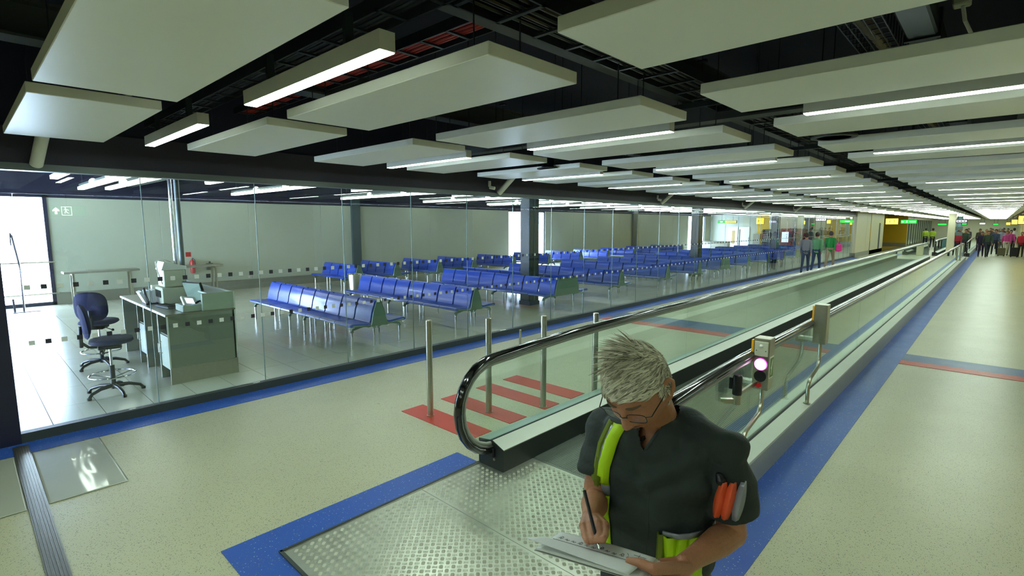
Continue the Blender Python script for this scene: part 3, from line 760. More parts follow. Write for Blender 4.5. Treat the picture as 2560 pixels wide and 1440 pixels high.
# ================================================================ LOUNGE FURNITURE
def bench_proto():
    t = thing('bench', '', 'bench')
    prof = [(-.53, .385), (-.555, .40), (-.55, .425), (-.52, .44), (-.38, .435), (-.22, .42), (-.15, .435), (-.14, .41), (-.22, .385), (-.38, .395)]
    bp = [(-.185, .425), (-.165, .45), (-.135, .60), (-.075, .77), (-.045, .795), (-.03, .775), (-.095, .60), (-.125, .44), (-.15, .415)]
    sm_ = MB().prism(prof, 'x', .008, .532).mesh('seat', M['bluepad'], True); bm_ = MB().prism(bp, 'x', .022, .518).mesh('backrest', M['bluepad'], True)
    def leg():
        m_ = MB()
        m_.prism([(-.50, .30), (-.47, .345), (-.30, .385), (-.12, .385), (-.02, .335), (-.02, .30), (-.10, .345), (-.28, .35), (-.45, .315), (-.45, .28), (-.50, .28)], 'x', -.022, .022)
        return m_
    legm = MB().cyl(0, 0, 0, .30, .022, 12).mesh('leg', M['chrome'], True); armm = leg().mesh('leg_arm', M['benchm'])
    endm = MB().prism([(-.165, .36), (-.15, .44), (-.115, .60), (-.035, .80), (.035, .80), (.115, .60), (.15, .44), (.165, .36)], 'x', 0, .012).mesh('end_panel', M['endp'])
    edge = MB().tube([(0, -.16, .36), (0, -.11, .60), (0, -.035, .80)], .010, 6).tube([(0, .16, .36), (0, .11, .60), (0, .035, .80)], .010, 6).tube([(0, -.5, .405), (0, -.3, .385), (0, -.16, .37)], .012, 6).tube([(0, .5, .405), (0, .3, .385), (0, .16, .37)], .012, 6).mesh('end_trim', M['benchm'])
    return sm_, bm_, legm, armm, endm, edge
SE, BA, LG, AR, EN, ED = bench_proto()
bpy.data.objects.remove(bpy.data.objects['bench'])
endw = {}
def bench(n, loc, lab, g, gap=0):
    """n seats per side; origin at the left end on the floor"""
    t = thing('bench', lab, 'bench', loc, group=g); w = .54*n
    for s in range(n):
        for rz in (0, 1):
            x = .54*s+(0 if rz == 0 else .54); a = 0 if rz == 0 else math.pi; yy = -gap if rz == 0 else gap
            link('seat', SE, t, (x, yy, 0), (0, 0, a)); link('backrest', BA, t, (x, yy, 0), (0, 0, a))
    MB().box(.05, w-.05, -.20-gap, -.14-gap, .34, .39).obj('beam', M['benchm'], t); MB().box(.05, w-.05, .14+gap, .20+gap, .34, .39).obj('beam', M['benchm'], t)
    for x in ((.1, w/2-.32, w/2+.32, w-.1) if n > 5 else (.12, w-.12)):
        for a in (0, math.pi):
            s_ = -1 if a == 0 else 1
            link('leg_arm', AR, t, (x, s_*gap, 0), (0, 0, a)); link('leg', LG, t, (x, s_*(.475+gap), 0)); link('leg', LG, t, (x, s_*(.05+gap), 0))
    if gap:
        for x in (w-.004, -.008): MB().prism([(-.165-gap, .36), (-.15-gap, .44), (-.115-gap, .60), (-.035-gap, .80), (.035+gap, .80), (.115+gap, .60), (.15+gap, .44), (.165+gap, .36)], 'x', x, x+.012).obj('end_panel', M['endp'], t)
    else: link('end_panel', EN, t, (w-.004, 0, 0)); link('end_panel', EN, t, (-.008, 0, 0)); link('end_trim', ED, t, (w+.006, 0, 0))
    return t
mainY = [4.9, 7.2, 10.3, 12.85, 15.7, 18.15, 20.55, 23.2, 25.8, 28.3, 30.7, 33.3, 35.8]
for i, y in enumerate(mainY):
    x = -12.06
    lab = ['shiny blue eight seat double bench nearest the desk', 'blue eight seat double bench behind the nearest one, ending at the second bollard', 'blue double bench in front of the nearest dark column'][i] if i < 3 else 'long blue double bench, %s from the desk along the glass wall' % ORD[i]
    bench(8, (x, y, 0), lab, 'long blue benches along the glass wall', .33 if i in (2, 6, 10) else 0)
secY = [8.75, 10.15, 11.95, 13.6, 15.8, 18.1, 20.4, 22.7, 25.2, 27.9, 30.8]
for i, y in enumerate(secY):
    lab = 'short dark blue bench near the back wall, %s from the left' % ORD[i]
    bench(4, (-17.05+(.06*i), y, 0), lab, 'short blue benches near the back wall')
t = thing('waste_bin', 'round steel bin with an open rim beside the far blue bench', 'bin', (-13.1, 7.55, 0))
MB().lathe([(.16, 0), (.19, .70), (.185, .72)], 28).obj('body', M['steel'], t, smooth=True)
MB().tube([(.187*math.cos(R(a)), .187*math.sin(R(a)), .72) for a in range(0, 360, 15)], .012, 8, closed=True).obj('rim', M['chrome'], t, smooth=True)
MB().lathe([(.17, .715), (.17, .70)], 24).obj('opening', M['black'], t)
# high tables by the wall
def htable(ya, yb, lab):
    t = thing('high_table', lab, 'table', (-17.15, ya, 0)); L = yb-ya
    MB().bbox(-.22, .22, 0, L, .86, .91, .006).obj('tabletop', M['plinth'], t)
    for y in (.16, L-.22):
        for x in (-.16, .16): MB().box(x-.025, x+.025, y, y+.05, 0, .86).obj('leg', M['steel'], t)
        MB().box(-.16, .16, y, y+.05, .82, .86).obj('cross_rail', M['steel'], t)
    return t
htable(1.76, 3.34, 'long high table by the back wall beside the glazed door')
htable(3.88, 5.42, 'long high table by the back wall behind the desk')
t = thing('fire_extinguisher', 'red fire extinguisher on the back wall above the high table', 'fire extinguisher', (-17.9, 4.87, .62))
MB().lathe([(.06, 0), (.065, .02), (.065, .34), (.04, .40), (.02, .43)], 16).obj('cylinder', M['extred'], t, smooth=True)
MB().tube([(0, 0, .42), (.05, .0, .47), (.09, .04, .40), (.08, .05, .2)], .01, 8).obj('hose', M['black'], t)
o = MB().box(0, .006, -.07, .07, 0, .14).obj('notice', M['extred'], None, loc=(-18.0+.0, 4.80, 1.12)); tag(o, 'small red notice on the back wall above the extinguisher', 'sign')
t = thing('wall_box', 'grey box with round knob on the back wall by the high table', 'wall box', (-17.98, 5.35, .70))
MB().bbox(0, .08, -.09, .09, 0, .2, .006).obj('box_body', M['head'], t); MB().sph((.06, 0, .23), .03, 12, 8).obj('knob', M['black'], t, smooth=True)
t = thing('door_stand', 'thin dark stand leaning before the bright door', 'stand', (-17.1, .98, 0))
MB().tube([(0, 0, 0), (0, .02, 1.0), (-.02, -.07, 1.85)], .018, 8).obj('pole', M['frame'], t); MB().tube([(-.02, -.07, 1.85), (-.02, -.09, 1.9), (-.02, -.10, 1.6)], .012, 6).obj('hook', M['frame'], t)
MB().box(-.15, .15, -.20, .3, 0, .012).obj('foot_plate', M['frame'], t); MB().tube([(0, -.16, 0), (0, -.17, .32)], .02, 8).obj('short_post', M['frame'], t)
# desk
dk = thing('boarding_desk', 'grey green boarding desk with steel plinth inside the glass wall', 'desk', (0, 0, 0))
DX0, DX1, DY0, DY1, DZ = -10.45, -7.79, 1.78, 2.60, .935
MB().box(DX1-.03, DX1, DY0, DY1, .22, DZ-.02).obj('front_panel', M['desk'], dk)
MB().box(DX1-.028, DX1+.004, DY0-.004, DY1+.004, 0, .22).obj('plinth', M['steel'], dk)
MB().box(DX1-.0, DX1+.005, DY0-.01, DY0+.008, .22, DZ).obj('edge_strip', M['alu'], dk); MB().box(DX1-.0, DX1+.005, DY1-.008, DY1+.01, .22, 1.17).obj('edge_strip', M['alu'], dk)
MB().box(DX0, DX1, DY1-.03, DY1, 0, DZ).obj('rear_panel', M['desk'], dk)
MB().box(DX0, DX0+.03, DY0, DY1, 0, DZ-.02).obj('end_panel', M['desk'], dk)
MB().bbox(DX0-.01, DX1+.008, DY0-.015, DY1+.01, DZ-.025, DZ, .004).obj('worktop', M['desktop'], dk)
MB().box(DX0-.011, DX1+.009, DY0-.022, DY0-.015, DZ-.028, DZ+.001).obj('worktop_edge', M['alu'], dk)
for x in (-8.27, -8.30, -9.03, -9.06, -9.45): MB().box(x-.012, x+.012, DY0, DY1-.03, .0, DZ-.025).obj('partition', M['desk'], dk)
for xa, xb in ((-8.26, -7.83), (-9.44, -9.08)):
    c = MB().bbox(xa+.01, xb-.01, DY0+.01, DY0+.03, .18, .62, .003).obj('cupboard_door', M['deskup'], dk)
    MB().tube([(xa+.06, DY0+.01, .36), (xa+.06, DY0-.03, .38), (xa+.06, DY0-.03, .50), (xa+.06, DY0+.01, .52)], .006, 8).obj('handle', M['steel'], c)
    MB().box(xa, xb, DY0+.02, DY1-.04, .63, .645).obj('shelf', M['desk'], dk)
MB().bbox(DX1-.04, DX1+.004, 2.20, DY1, DZ, 1.17, .003).obj('privacy_screen', M['deskup'], dk)
MB().bbox(DX0, DX1-.04, DY1-.04, DY1, DZ, 1.17, .003).obj('privacy_screen', M['deskup'], dk)
MB().box(DX0, DX1, DY1-.30, DY1-.04, 1.14, 1.16).obj('upper_shelf', M['deskup'], dk)
# things on the desk
t = thing('ticket_printer', 'cream boxy boarding pass printer on the desk below the chrome pole', 'printer', (-9.0, 2.1, DZ))
MB().bbox(-.20, .18, -.12, .20, 0, .24, .012).obj('lower_case', M['cream'], t)
MB().bbox(-.17, .15, -.08, .20, .25, .50, .012).obj('upper_case', M['cream'], t)
MB().prism([(-.10, .50), (.22, .50), (.22, .55), (-.06, .62)], 'x', -.18, .16).obj('lid', M['white'], t)
MB().box(-.16, .12, -.13, -.115, .10, .20).obj('paper_slot', M['black'], t)
MB().bbox(-.27, -.20, -.16, .0, .08, .26, .006).obj('side_tray', M['white'], t)
MB().tube([(.16, -.10, .30), (.20, -.16, .5), (.05, -.14, .62), (-.1, -.05, .66), (-.15, .1, .6)], .008, 8).obj('cable', M['white'], t)
t = thing('document_rack', 'white paper tray rack leaning left of the printer', 'rack', (-9.1, 1.86, DZ))
for i in range(3): MB().box(-.10, .10, -.02, .02, 0, .20, mx=Matrix.Translation((0, -.02+i*.04, .01)) @ Matrix.Rotation(R(24-12*i), 4, 'X')).obj('paper', M['paper'], t)
MB().box(-.12, .12, -.05, .10, 0, .02).obj('tray_base', M['black'], t)
t = thing('handset', 'black telephone handset standing by the printer', 'telephone', (-8.95, 1.84, DZ+.02))
MB().tube([(0, 0, .0), (0, -.03, .10), (0, -.05, .24)], .016, 10).obj('handset_body', M['black'], t, smooth=True)
MB().tube([(0, -.05, .22), (.05, -.06, .15), (.1, -.02, .05), (.12, .02, .005)], .005, 6).obj('cord', M['black'], t)
t = thing('desk_keyboard', 'dark curved keyboard with pale keys at the front of the desk', 'keyboard', (-8.55, 1.97, DZ), R(8))
MB().bbox(-.22, .22, -.08, .08, 0, .022, .006).obj('base', M['head'], t)
ks = MB()
for i in range(14):
    for j in range(5): ks.box(-.205+i*.029, -.183+i*.029, -.068+j*.027, -.048+j*.027, .022, .030)
o = ks.obj('keys', M['black'], t); o['kind'] = 'stuff'
t = thing('computer_monitor', 'flat monitor seen edge on, tilted back, on the desk', 'monitor', (-8.42, 2.33, DZ), R(200))
mx = Matrix.Translation((0, 0, .06)) @ Matrix.Rotation(R(-16), 4, 'X')
MB().bbox(-.19, .19, -.015, .02, 0, .30, .008, mx=mx).obj('bezel', M['black'], t); MB().box(-.175, .175, .0201, .022, .015, .285, mx=mx).obj('screen', M['screen'], t)
MB().box(-.03, .03, -.06, -.02, 0, .16).obj('stand_neck', M['black'], t); MB().bbox(-.10, .10, -.12, .06, 0, .015, .004).obj('stand_foot', M['black'], t)
t = thing('gate_reader', 'pale boarding pass reader with a lit blue display at the desk edge', 'reader', (-8.02, 2.12, DZ))
mx = Matrix.Translation((0, 0, .10)) @ Matrix.Rotation(R(35), 4, 'Y') @ Matrix.Rotation(R(-14), 4, 'X')
MB().bbox(-.16, .18, -.14, .14, .0, .09, .006).obj('reader_base', M['deskup'], t)
MB().bbox(-.09, .10, -.11, .07, 0, .035, .006, mx=mx).obj('reader_head', M['white'], t); MB().box(-.05, .06, -.075, .03, .0352, .038, mx=mx).obj('display', M['lcd'], t)
MB().tube([(-.02, .08, .10), (.06, .10, .12), (.10, .04, .10)], .012, 8).obj('scanner_cable', M['black'], t)
t = thing('paper_rack', 'white wire rack of papers between monitor and desk screen', 'rack', (-8.1, 2.40, DZ))
for i in range(8): MB().box(-.10, .10, -.004, .001, 0, .18, mx=Matrix.Translation((-.0, -.08+i*.022, .012)) @ Matrix.Rotation(R(-20), 4, 'X')).obj('sheet', M['paper'], t)
MB().box(-.12, .12, -.12, .12, 0, .012).obj('rack_base', M['steel'], t)
t = thing('service_pole', 'tall chrome twin pole rising from the desk to the ceiling', 'pole', (-8.95, 2.22, 0))
MB().cyl(-.03, 0, .94, 3.74, .025, 16).obj('pole', M['chrome'], t, smooth=True); MB().cyl(.035, .07, .94, 3.74, .035, 16).obj('pole', M['head'], t, smooth=True)
t = thing('yellow_label', 'small yellow tag hanging behind the printer', 'tag', (-8.86, 2.36, DZ+.235)); MB().box(-.05, .05, 0, .012, 0, .07).obj('card', M['yplastic'], t)
MB().cyl(0, .006, -.235, 0, .005, 6).obj('stem', M['black'], t)
# draughtsman chairs
def stool(x, y, rz, lab):
    t = thing('swivel_chair', lab, 'chair', (x, y, 0), rz, 'tall swivel chairs at the desk')
    for k in range(5):
        a = R(72*k+20); c, s_ = math.cos(a), math.sin(a)
        lg = MB().tube([(.03*c, .03*s_, .10), (.16*c, .16*s_, .095), (.27*c, .27*s_, .06), (.30*c, .30*s_, .02)], [.026, .022, .018, .018], 8).obj('base_leg', M['black'], t, smooth=True)
        MB().cyl(.30*c, .30*s_, 0, .03, .024, 12).obj('glide', M['black'], lg)
    MB().cyl(0, 0, .06, .36, .028, 16).obj('column', M['black'], t, smooth=True); MB().cyl(0, 0, .36, .58, .015, 14).obj('gas_lift', M['chrome'], t, smooth=True)
    fr = MB().tube([(.235*math.cos(R(a)), .235*math.sin(R(a)), .24) for a in range(0, 360, 12)], .010, 8, closed=True)
    for k in range(3): a = R(120*k); fr.tube([(.03*math.cos(a), .03*math.sin(a), .20), (.235*math.cos(a), .235*math.sin(a), .24)], .007, 6)
    fr.obj('foot_ring', M['chrome'], t, smooth=True)
    MB().bbox(-.09, .09, -.12, .12, .575, .62, .01).obj('mechanism', M['black'], t)
    for s_ in (-1, 1): MB().tube([(s_*.08, -.04, .60), (s_*.17, -.06, .56)], .007, 8).sph((s_*.19, -.065, .555), .02, 10, 6).obj('lever', M['black'], t, smooth=True)
    seat = MB(); prof = [(.0, -.035), (.6, -.035), (.9, -.02), (1, .0), (.96, .03), (.8, .045), (.4, .04), (0, .038)]
    vs = []; fs = []; n = 28
    for (r_, z) in prof:
        for j in range(n):
            a = 2*math.pi*j/n; e = 2.6
            cx = math.copysign(abs(math.cos(a))**(2/e), math.cos(a)); cy = math.copysign(abs(math.sin(a))**(2/e), math.sin(a))
            vs.append((.235*cx*r_, .02+.225*cy*r_, .665+z))
    for i in range(len(prof)-1):
        for j in range(n): fs.append((i*n+j, i*n+(j+1) % n, (i+1)*n+(j+1) % n, (i+1)*n+j))
    seat.add(vs, fs).obj('seat', M['navy'], t, smooth=True)
    # backrest: rounded, curved slab
    vs = []; fs = []; nn = 26; rings = [(.0, .0, 0), (.55, -.028, 0), (.9, -.02, 0), (1, .0, 0), (.9, .022, 0), (.55, .03, 0), (0, .03, 0)]
    for (r_, d_, _) in rings:
        for j in range(nn):
            a = 2*math.pi*j/nn; e = 3
            cx = math.copysign(abs(math.cos(a))**(2/e), math.cos(a))*.205*r_; cz = math.copysign(abs(math.sin(a))**(2/e), math.sin(a))*.215*r_
            vs.append((cx, -.235+d_+cx*cx*1.0-cz*.12, .93+cz))
    for i in range(len(rings)-1):
        for j in range(nn): fs.append((i*nn+j, i*nn+(j+1) % nn, (i+1)*nn+(j+1) % nn, (i+1)*nn+j))
    MB().add(vs, fs).obj('backrest', M['navy'], t, smooth=True)
    MB().tube([(0, -.08, .60), (0, -.20, .61), (0, -.27, .68), (0, -.265, .88)], .018, 8).obj('back_bar', M['black'], t, smooth=True)
    MB().bbox(-.035, .035, -.29, -.25, .62, .78, .008).obj('back_bracket', M['black'], t)
    return t
stool(-7.95, 1.19, R(-10), 'navy swivel chair nearest the glass, seen side on beside the desk')
stool(-9.6, 1.33, R(62), 'navy swivel chair behind the nearer one, its rounded back facing us')
# vending machines and kiosks at the far wall
def vend(x0, x1, h, body, face, lab, rows=5, z1=None):
    t = thing('vending_machine', lab, 'vending machine', (0, 0, 0))
    MB().bbox(x0, x1, 43.2, 43.95, 0, h, .02).obj('cabinet', body, t)
    MB().box(x0+.08, x1-.25, 43.18, 43.2, .75, h-.25).obj('display_window', face, t)
    for i in range(rows): MB().box(x0+.08, x1-.25, 43.16, 43.18, .78+i*(h-1.1)/rows, .80+i*(h-1.1)/rows).obj('shelf', M['white'], t)
    MB().box(x1-.2, x1-.06, 43.17, 43.2, .9, 1.4).obj('keypad', M['black'], t); MB().box(x0+.1, x1-.3, 43.17, 43.2, .3, .5).obj('delivery_flap', M['black'], t)
vend(-13.55, -12.85, 1.72, M['black'], emis('dim_green_items', (70, 90, 100), .5), 'black vending machine at the far end of the lounge')
vend(-12.20, -11.40, 1.78, M['redm'], emis('lit_drinks', (170, 190, 215), 1.6), 'brightly lit vending machine with a magenta top')
vend(-11.36, -10.65, 1.78, cm('dark_magenta', (112, 16, 56)), cm('magenta_face', (150, 40, 90)), 'dark red vending machine beside the lit one', 2)
t = thing('timetable_frame', 'framed glass poster case on the far lounge wall', 'poster case', (0, 0, 0)); MB().box(-10.15, -9.6, 43.9, 43.96, .9, 1.7).obj('case', M['head'], t); MB().box(-10.1, -9.65, 43.88, 43.9, .95, 1.65).obj('poster', cm('pale_poster', (190, 190, 150)), t)
t = thing('notice_board', 'grey notice panel on the white far wall', 'notice board', (0, 0, 0)); MB().box(-14.85+.4, -14.25+.3, 43.9, 43.96, .5, 1.35).obj('board', M['plinth'], t)
t = thing('lounge_counter', 'low white counter by the far doors of the lounge', 'counter', (0, 0, 0)); MB().bbox(-17.4, -15.2, 40.6, 41.1, 0, .75, .02).obj('counter_body', M['white'], t); MB().box(-17.45, -15.15, 40.55, 41.15, .75, .79).obj('counter_top', M['plinth'], t)
# ---------------------------------------------------------------- signs
def txt(body, size, loc, rot, m, parent, name='lettering', ext=.004):
    c = bpy.data.curves.new(name, 'FONT'); c.body = body; c.size = size; c.extrude = ext; c.align_x = 'CENTER'; c.align_y = 'CENTER'
    c.materials.append(m); o = bpy.data.objects.new('t', c); COL.objects.link(o); me = bpy.data.meshes.new_from_object(o.evaluated_get(bpy.context.evaluated_depsgraph_get())); bpy.data.objects.remove(o); me.name = name
    o = bpy.data.objects.new(name, me); COL.objects.link(o); o.location = loc; o.rotation_euler = rot; o.parent = parent; return o
def hsign(x0, x1, y, z0, z1, face, frame, lab, th=.14, top=3.75):
    t = thing('hanging_sign', lab, 'sign', ((x0+x1)/2, y, (z0+z1)/2)); w = (x1-x0)/2; h = (z1-z0)/2
    MB().bbox(-w, w, 0, th, -h, h, .01).obj('casing', frame, t); MB().box(-w+.035, w-.035, -.004, 0, -h+.035, h-.035).obj('face', face, t)
    for s_ in (-.6, .6): MB().cyl(s_*w, th/2, h, top-(z0+z1)/2, .012, 8).obj('hanger', M['beam'], t)
    return t
amber = cm('amber_frame', (150, 84, 10))
t = hsign(-6.86, -5.98, 52, 2.08, 2.60, M['ysign'], amber, 'yellow lit gate sign reading 13 before the yellow wall')
txt('1 3', .34, (0, -.008, 0), (R(90), 0, 0), M['ink'], t)
def arrow(mb, x, z, s, d=-1, y=-.008):
    return mb.prism([(x+d*s, z), (x, z+s*.8), (x, z+s*.3), (x-d*s, z+s*.3), (x-d*s, z-s*.3), (x, z-s*.3), (x, z-s*.8)], 'y', y, y+.004)
wm = M['wemit']
def runner(t, x, z, s, m, y=-.008):
    mb = MB(); mb.tube([(x+.15*s, y, z+.75*s), (x+.16*s, y+.003, z+.75*s)], .14*s, 10)
    mb.prism([(x-.05*s, z-.05*s), (x+.18*s, z+.0*s), (x+.22*s, z+.55*s), (x-.02*s, z+.5*s)], 'y', y, y+.004)
    mb.prism([(x+.1*s, z+.55*s), (x+.55*s, z+.3*s), (x+.52*s, z+.2*s), (x+.1*s, z+.4*s)], 'y', y, y+.004)
    mb.prism([(x, z+.5*s), (x-.4*s, z+.35*s), (x-.45*s, z+.1*s), (x-.36*s, z+.1*s), (x-.3*s, z+.28*s), (x, z+.38*s)], 'y', y, y+.004)
    mb.prism([(x+.05*s, z), (x+.4*s, z-.2*s), (x+.35*s, z-.65*s), (x+.25*s, z-.65*s), (x+.27*s, z-.25*s), (x-.02*s, z-.08*s)], 'y', y, y+.004)
    mb.prism([(x, z), (x-.15*s, z-.35*s), (x-.55*s, z-.5*s), (x-.52*s, z-.6*s), (x-.08*s, z-.45*s), (x+.12*s, z-.05*s)], 'y', y, y+.004)
    return mb.obj('pictogram', m, t)
pale = emis('pale_print', (220, 255, 225), 2.5)
t = hsign(-5.86, -4.80, 52, 2.14, 2.48, M['gsign'], cm('green_case', (20, 120, 40)), 'green lit exit sign with arrow beside the number thirteen sign')
arrow(MB(), -.38, 0, .08).obj('arrow', pale, t); runner(t, -.12, 0, .10, pale); MB().box(.05, .45, -.008, -.004, -.02, .03).obj('printed_line', pale, t)
t = hsign(-8.2, -7.25, 42.3, 2.18, 2.43, M['gsign'], cm('green_case', (20, 120, 40)), 'green lit exit sign pointing right behind the end of the glass')
arrow(MB(), .38, 0, .06, 1).obj('arrow', pale, t); MB().box(-.15, .15, -.008, -.004, -.03, .03).obj('printed_line', pale, t)
t = hsign(-9.68, -9.0, 42.2, 2.33, 2.55, M['wsign'], M['frame'], 'white lit direction sign inside the far end of the lounge')
for i in range(4): MB().box(-.28+i*.15, -.18+i*.15, -.008, -.004, -.03, .03).obj('printed_line', M['ink'], t)
t = hsign(-8.96, -8.66, 42.1, 2.13, 2.44, M['ysign'], M['frame'], 'small yellow lit sign with a figure 1 in the far lounge'); txt('1', .18, (0, -.008, 0), (R(90), 0, 0), M['ink'], t)
t = hsign(-16.95, -15.45, 42.9, 2.20, 2.42, M['ysign'], M['frame'], 'half green half yellow lit sign over the far lounge doors')
MB().box(-.72, -.15, -.008, -.004, -.08, .08).obj('green_half', M['gsign'], t); MB().box(-.55, -.35, -.011, -.008, -.04, .04).obj('pictogram', pale, t)
for i in range(5): MB().box(.0+i*.13, .09+i*.13, -.011, -.006, -.04, .03).obj('printed_letter', M['ink'], t)
t = hsign(.80, 1.46, 46, 2.1, 2.66, M['ysign'], amber, 'large yellow lit gate sign at the right edge', top=2.76); txt('14', .34, (0.02, -.008, 0), (R(90), 0, 0), M['ink'], t)
t = hsign(.64, 1.06, 58, 2.08, 2.5, M['ysign'], amber, 'middle yellow lit gate sign on the right side'); txt('1', .26, (0, -.008, 0), (R(90), 0, 0), M['ink'], t)
t = hsign(.48, .88, 80, 2.02, 2.34, M['ysign'], amber, 'smallest yellow lit gate sign on the right side')
t = hsign(-1.9, -1.38, 40, 2.2, 2.38, M['wsign'], M['frame'], 'bluish white lit sign hanging over the end of the walkway'); 
for i in range(3): MB().box(-.2+i*.14, -.10+i*.14, -.008, -.004, -.03, .03).obj('printed_line', M['ink'], t)
t = hsign(-2.05, -1.72, 50, 2.05, 2.22, M['gsign'], M['frame'], 'small green lit sign under the bluish white one')
t = hsign(-4.9, -4.1, 72, 2.0, 2.2, M['gsign'], M['frame'], 'blurred green sign far along the left lane')
t = hsign(-.6, -.1, 82.8, 2.0, 2.2, M['gsign'], M['frame'], 'faint green sign above the crowd')
t = hsign(-1.6, -1.1, 74, 2.1, 2.28, M['wsign'], M['frame'], 'small white sign above the crowd')
# exit sign on the corridor's right side, out of frame, mirrored in the glass wall
t = thing('exit_sign', 'green exit sign with arrow and running man, seen as a reflection in the glass', 'sign', (1.18, 1.70, 2.385), R(-90))
MB().bbox(-.32, .30, 0, .10, -.12, .12, .01).obj('casing', M['green'], t); MB().box(-.31, .29, -.004, 0, -.11, .11).obj('face', M['gsign2'], t)
mb = MB(); mb.prism([(-.02, -.07), (.02, -.07), (.02, .01), (.055, -.015), (.055, .02), (0, .075), (-.055, .02), (-.055, -.015), (-.02, .01)], 'y', -.012, -.006)
mb.v = [(x+.19, y, z) for x, y, z in mb.v]; mb.obj('arrow', wm, t)
runner(t, .02, 0, .085, wm, -.012)
for a, b, c_, d_ in ((-.07, .10, .085, .093), (-.07, .10, -.093, -.085), (-.07, -.062, -.09, .09), (.092, .10, -.09, .09)): MB().box(a, b, -.012, -.006, c_, d_).obj('door_outline', wm, t)
MB().box(-.005, .005, .04, .06, .12, .40).obj('hanger', M['beam'], t)
# far columns and post
t = thing('corridor_column', 'white column with camera boxes at the end of the walkway', 'column', (-2.28, 44.6, 0)); MB().bbox(-.19, .19, -.15, .15, 0, 3.3, .02).obj('shaft', M['wall2'], t)
for z in (2.3, 1.85, 1.5): MB().bbox(.19, .55, -.1, .1, z-.12, z+.1, .01).obj('equipment_box', M['head'], t)
t = thing('corridor_column', 'pale blue column behind the white column', 'column', (-2.58, 60.0, 0)); MB().lathe([(.2, 0), (.2, 3.3)], 20).obj('shaft', cm('pale_blue', (120, 160, 170)), t, smooth=True)
o = MB().bbox(-1.40, -1.32, 35.2, 35.28, .25, 1.15, .01).obj('steel_post', M['steel']); tag(o, 'steel post on the right deck far along the walkway', 'post')
# ================================================================ PEOPLE
def remesh(mb, vox, smooth_it=4, name='m', dec=None):
    me = mb.mesh(name+'_src', M['skin']); o = bpy.data.objects.new(name+'_src', me); COL.objects.link(o)
    r = o.modifiers.new('r', 'REMESH'); r.mode = 'VOXEL'; r.voxel_size = vox
    if smooth_it: s_ = o.modifiers.new('s', 'SMOOTH'); s_.factor = .5; s_.iterations = smooth_it
    if dec: d_ = o.modifiers.new('d', 'DECIMATE'); d_.ratio = dec
    dg = bpy.context.evaluated_depsgraph_get(); dg.update()
    out = bpy.data.meshes.new_from_object(o.evaluated_get(dg)); out.name = name
    bpy.data.objects.remove(o); bpy.data.meshes.remove(me)
    out.polygons.foreach_set('use_smooth', [True]*len(out.polygons))
    return out
HA = R(43.07)
BASE = Vector((.48, 1.66, 0))
def T(p): return Vector(p)-BASE
man = thing('person', 'grey haired man with glasses writing on a paper pad, dark shirt and yellow vest strip', 'person', Matrix.Rotation(HA, 3, 'Z') @ BASE, HA)
FW = Vector((-.555, -.83, 0)).normalized(); RT = Vector((-.83, .555, 0)).normalized()   # his front, his right
PA = T((.139, 1.400, 1.212)); PU = Vector((.88, -.47, .02)).normalized(); PV = Vector((-.34, -.80, .24)); PV = (PV-PU*PV.dot(PU)).normalized(); PN = PU.cross(PV).normalized()
if PN.z < 0: PN = -PN
def PP(u_, v_, h_=0): return PA+PU*u_+PV*v_+PN*h_
# --- head
HC = T((.366, 1.462, 1.631)); HM = Matrix.Translation(HC) @ Matrix.Rotation(R(143), 4, 'Z') @ Matrix.Rotation(R(-35), 4, 'X') @ Matrix.Rotation(R(4), 4, 'Y') @ Matrix.Scale(1.11, 4)
G = lambda x, s: math.exp(-(x/s)**2)
def headpt(d):
    x, y, z = d
    X = .077*x; Y = .099*y; Z = .120*z
    if z < 0: 
        X *= 1-.30*min(1, -z)**1.6; Y *= (1-.22*min(1, -z)**2) if y > 0 else (1-.45*min(1, -z)**1.2)
    if y > 0: Y *= .95; X *= 1+.03*y
    if y > .1:
        f = min(1, (y-.1)*2)
        nose = G(X, .0115+.006*max(0, .0-Z)*12)*(max(0, min(1, (.030-Z)/.068)))*(1 if Z > -.040 else max(0, 1-(-.040-Z)/.010))
        Y += .027*nose*f
        for s_ in (-1, 1):
            Y += .009*G(X-s_*.012, .007)*G(Z+.034, .008)*f                # nostril wings
            Y -= .012*G(X-s_*.031, .016)*G(Z-.006, .012)*f                # sockets
            Y += .0065*G(X-s_*.031, .018)*G(Z-.026, .007)*f               # brow
            Y += .004*G(X-s_*.031, .012)*G(Z-.004, .006)*f                # lids
            Y += .005*G(X-s_*.042, .018)*G(Z+.028, .018)*f                # cheek
        Y += .0065*G(X, .024)*G(Z+.058, .005)*f + .0070*G(X, .020)*G(Z+.068, .005)*f - .004*G(X, .024)*G(Z+.063, .0022)*f
        Y -= .005*G(X, .024)*G(Z+.080, .006)*f
        Y += .012*G(X, .022)*G(Z+.102, .014)*f
        Y -= .004*G(X, .004)*G(Z+.048, .006)*f
    return Vector((X, Y, Z))
def add_head(mb, mx=HM, n=120, m=96):
    vs = []; fs = []
    for i in range(m+1):
        t = math.pi*i/m
        for j in range(n):
            a = 2*math.pi*j/n; vs.append(mx @ headpt((math.sin(t)*math.cos(a), math.sin(t)*math.sin(a), math.cos(t))))
    for i in range(m):
        for j in range(n): fs.append((i*n+j, (i+1)*n+j, (i+1)*n+(j+1) % n, i*n+(j+1) % n))
    mb.add(vs, fs)
bm_ = MB(); add_head(bm_)
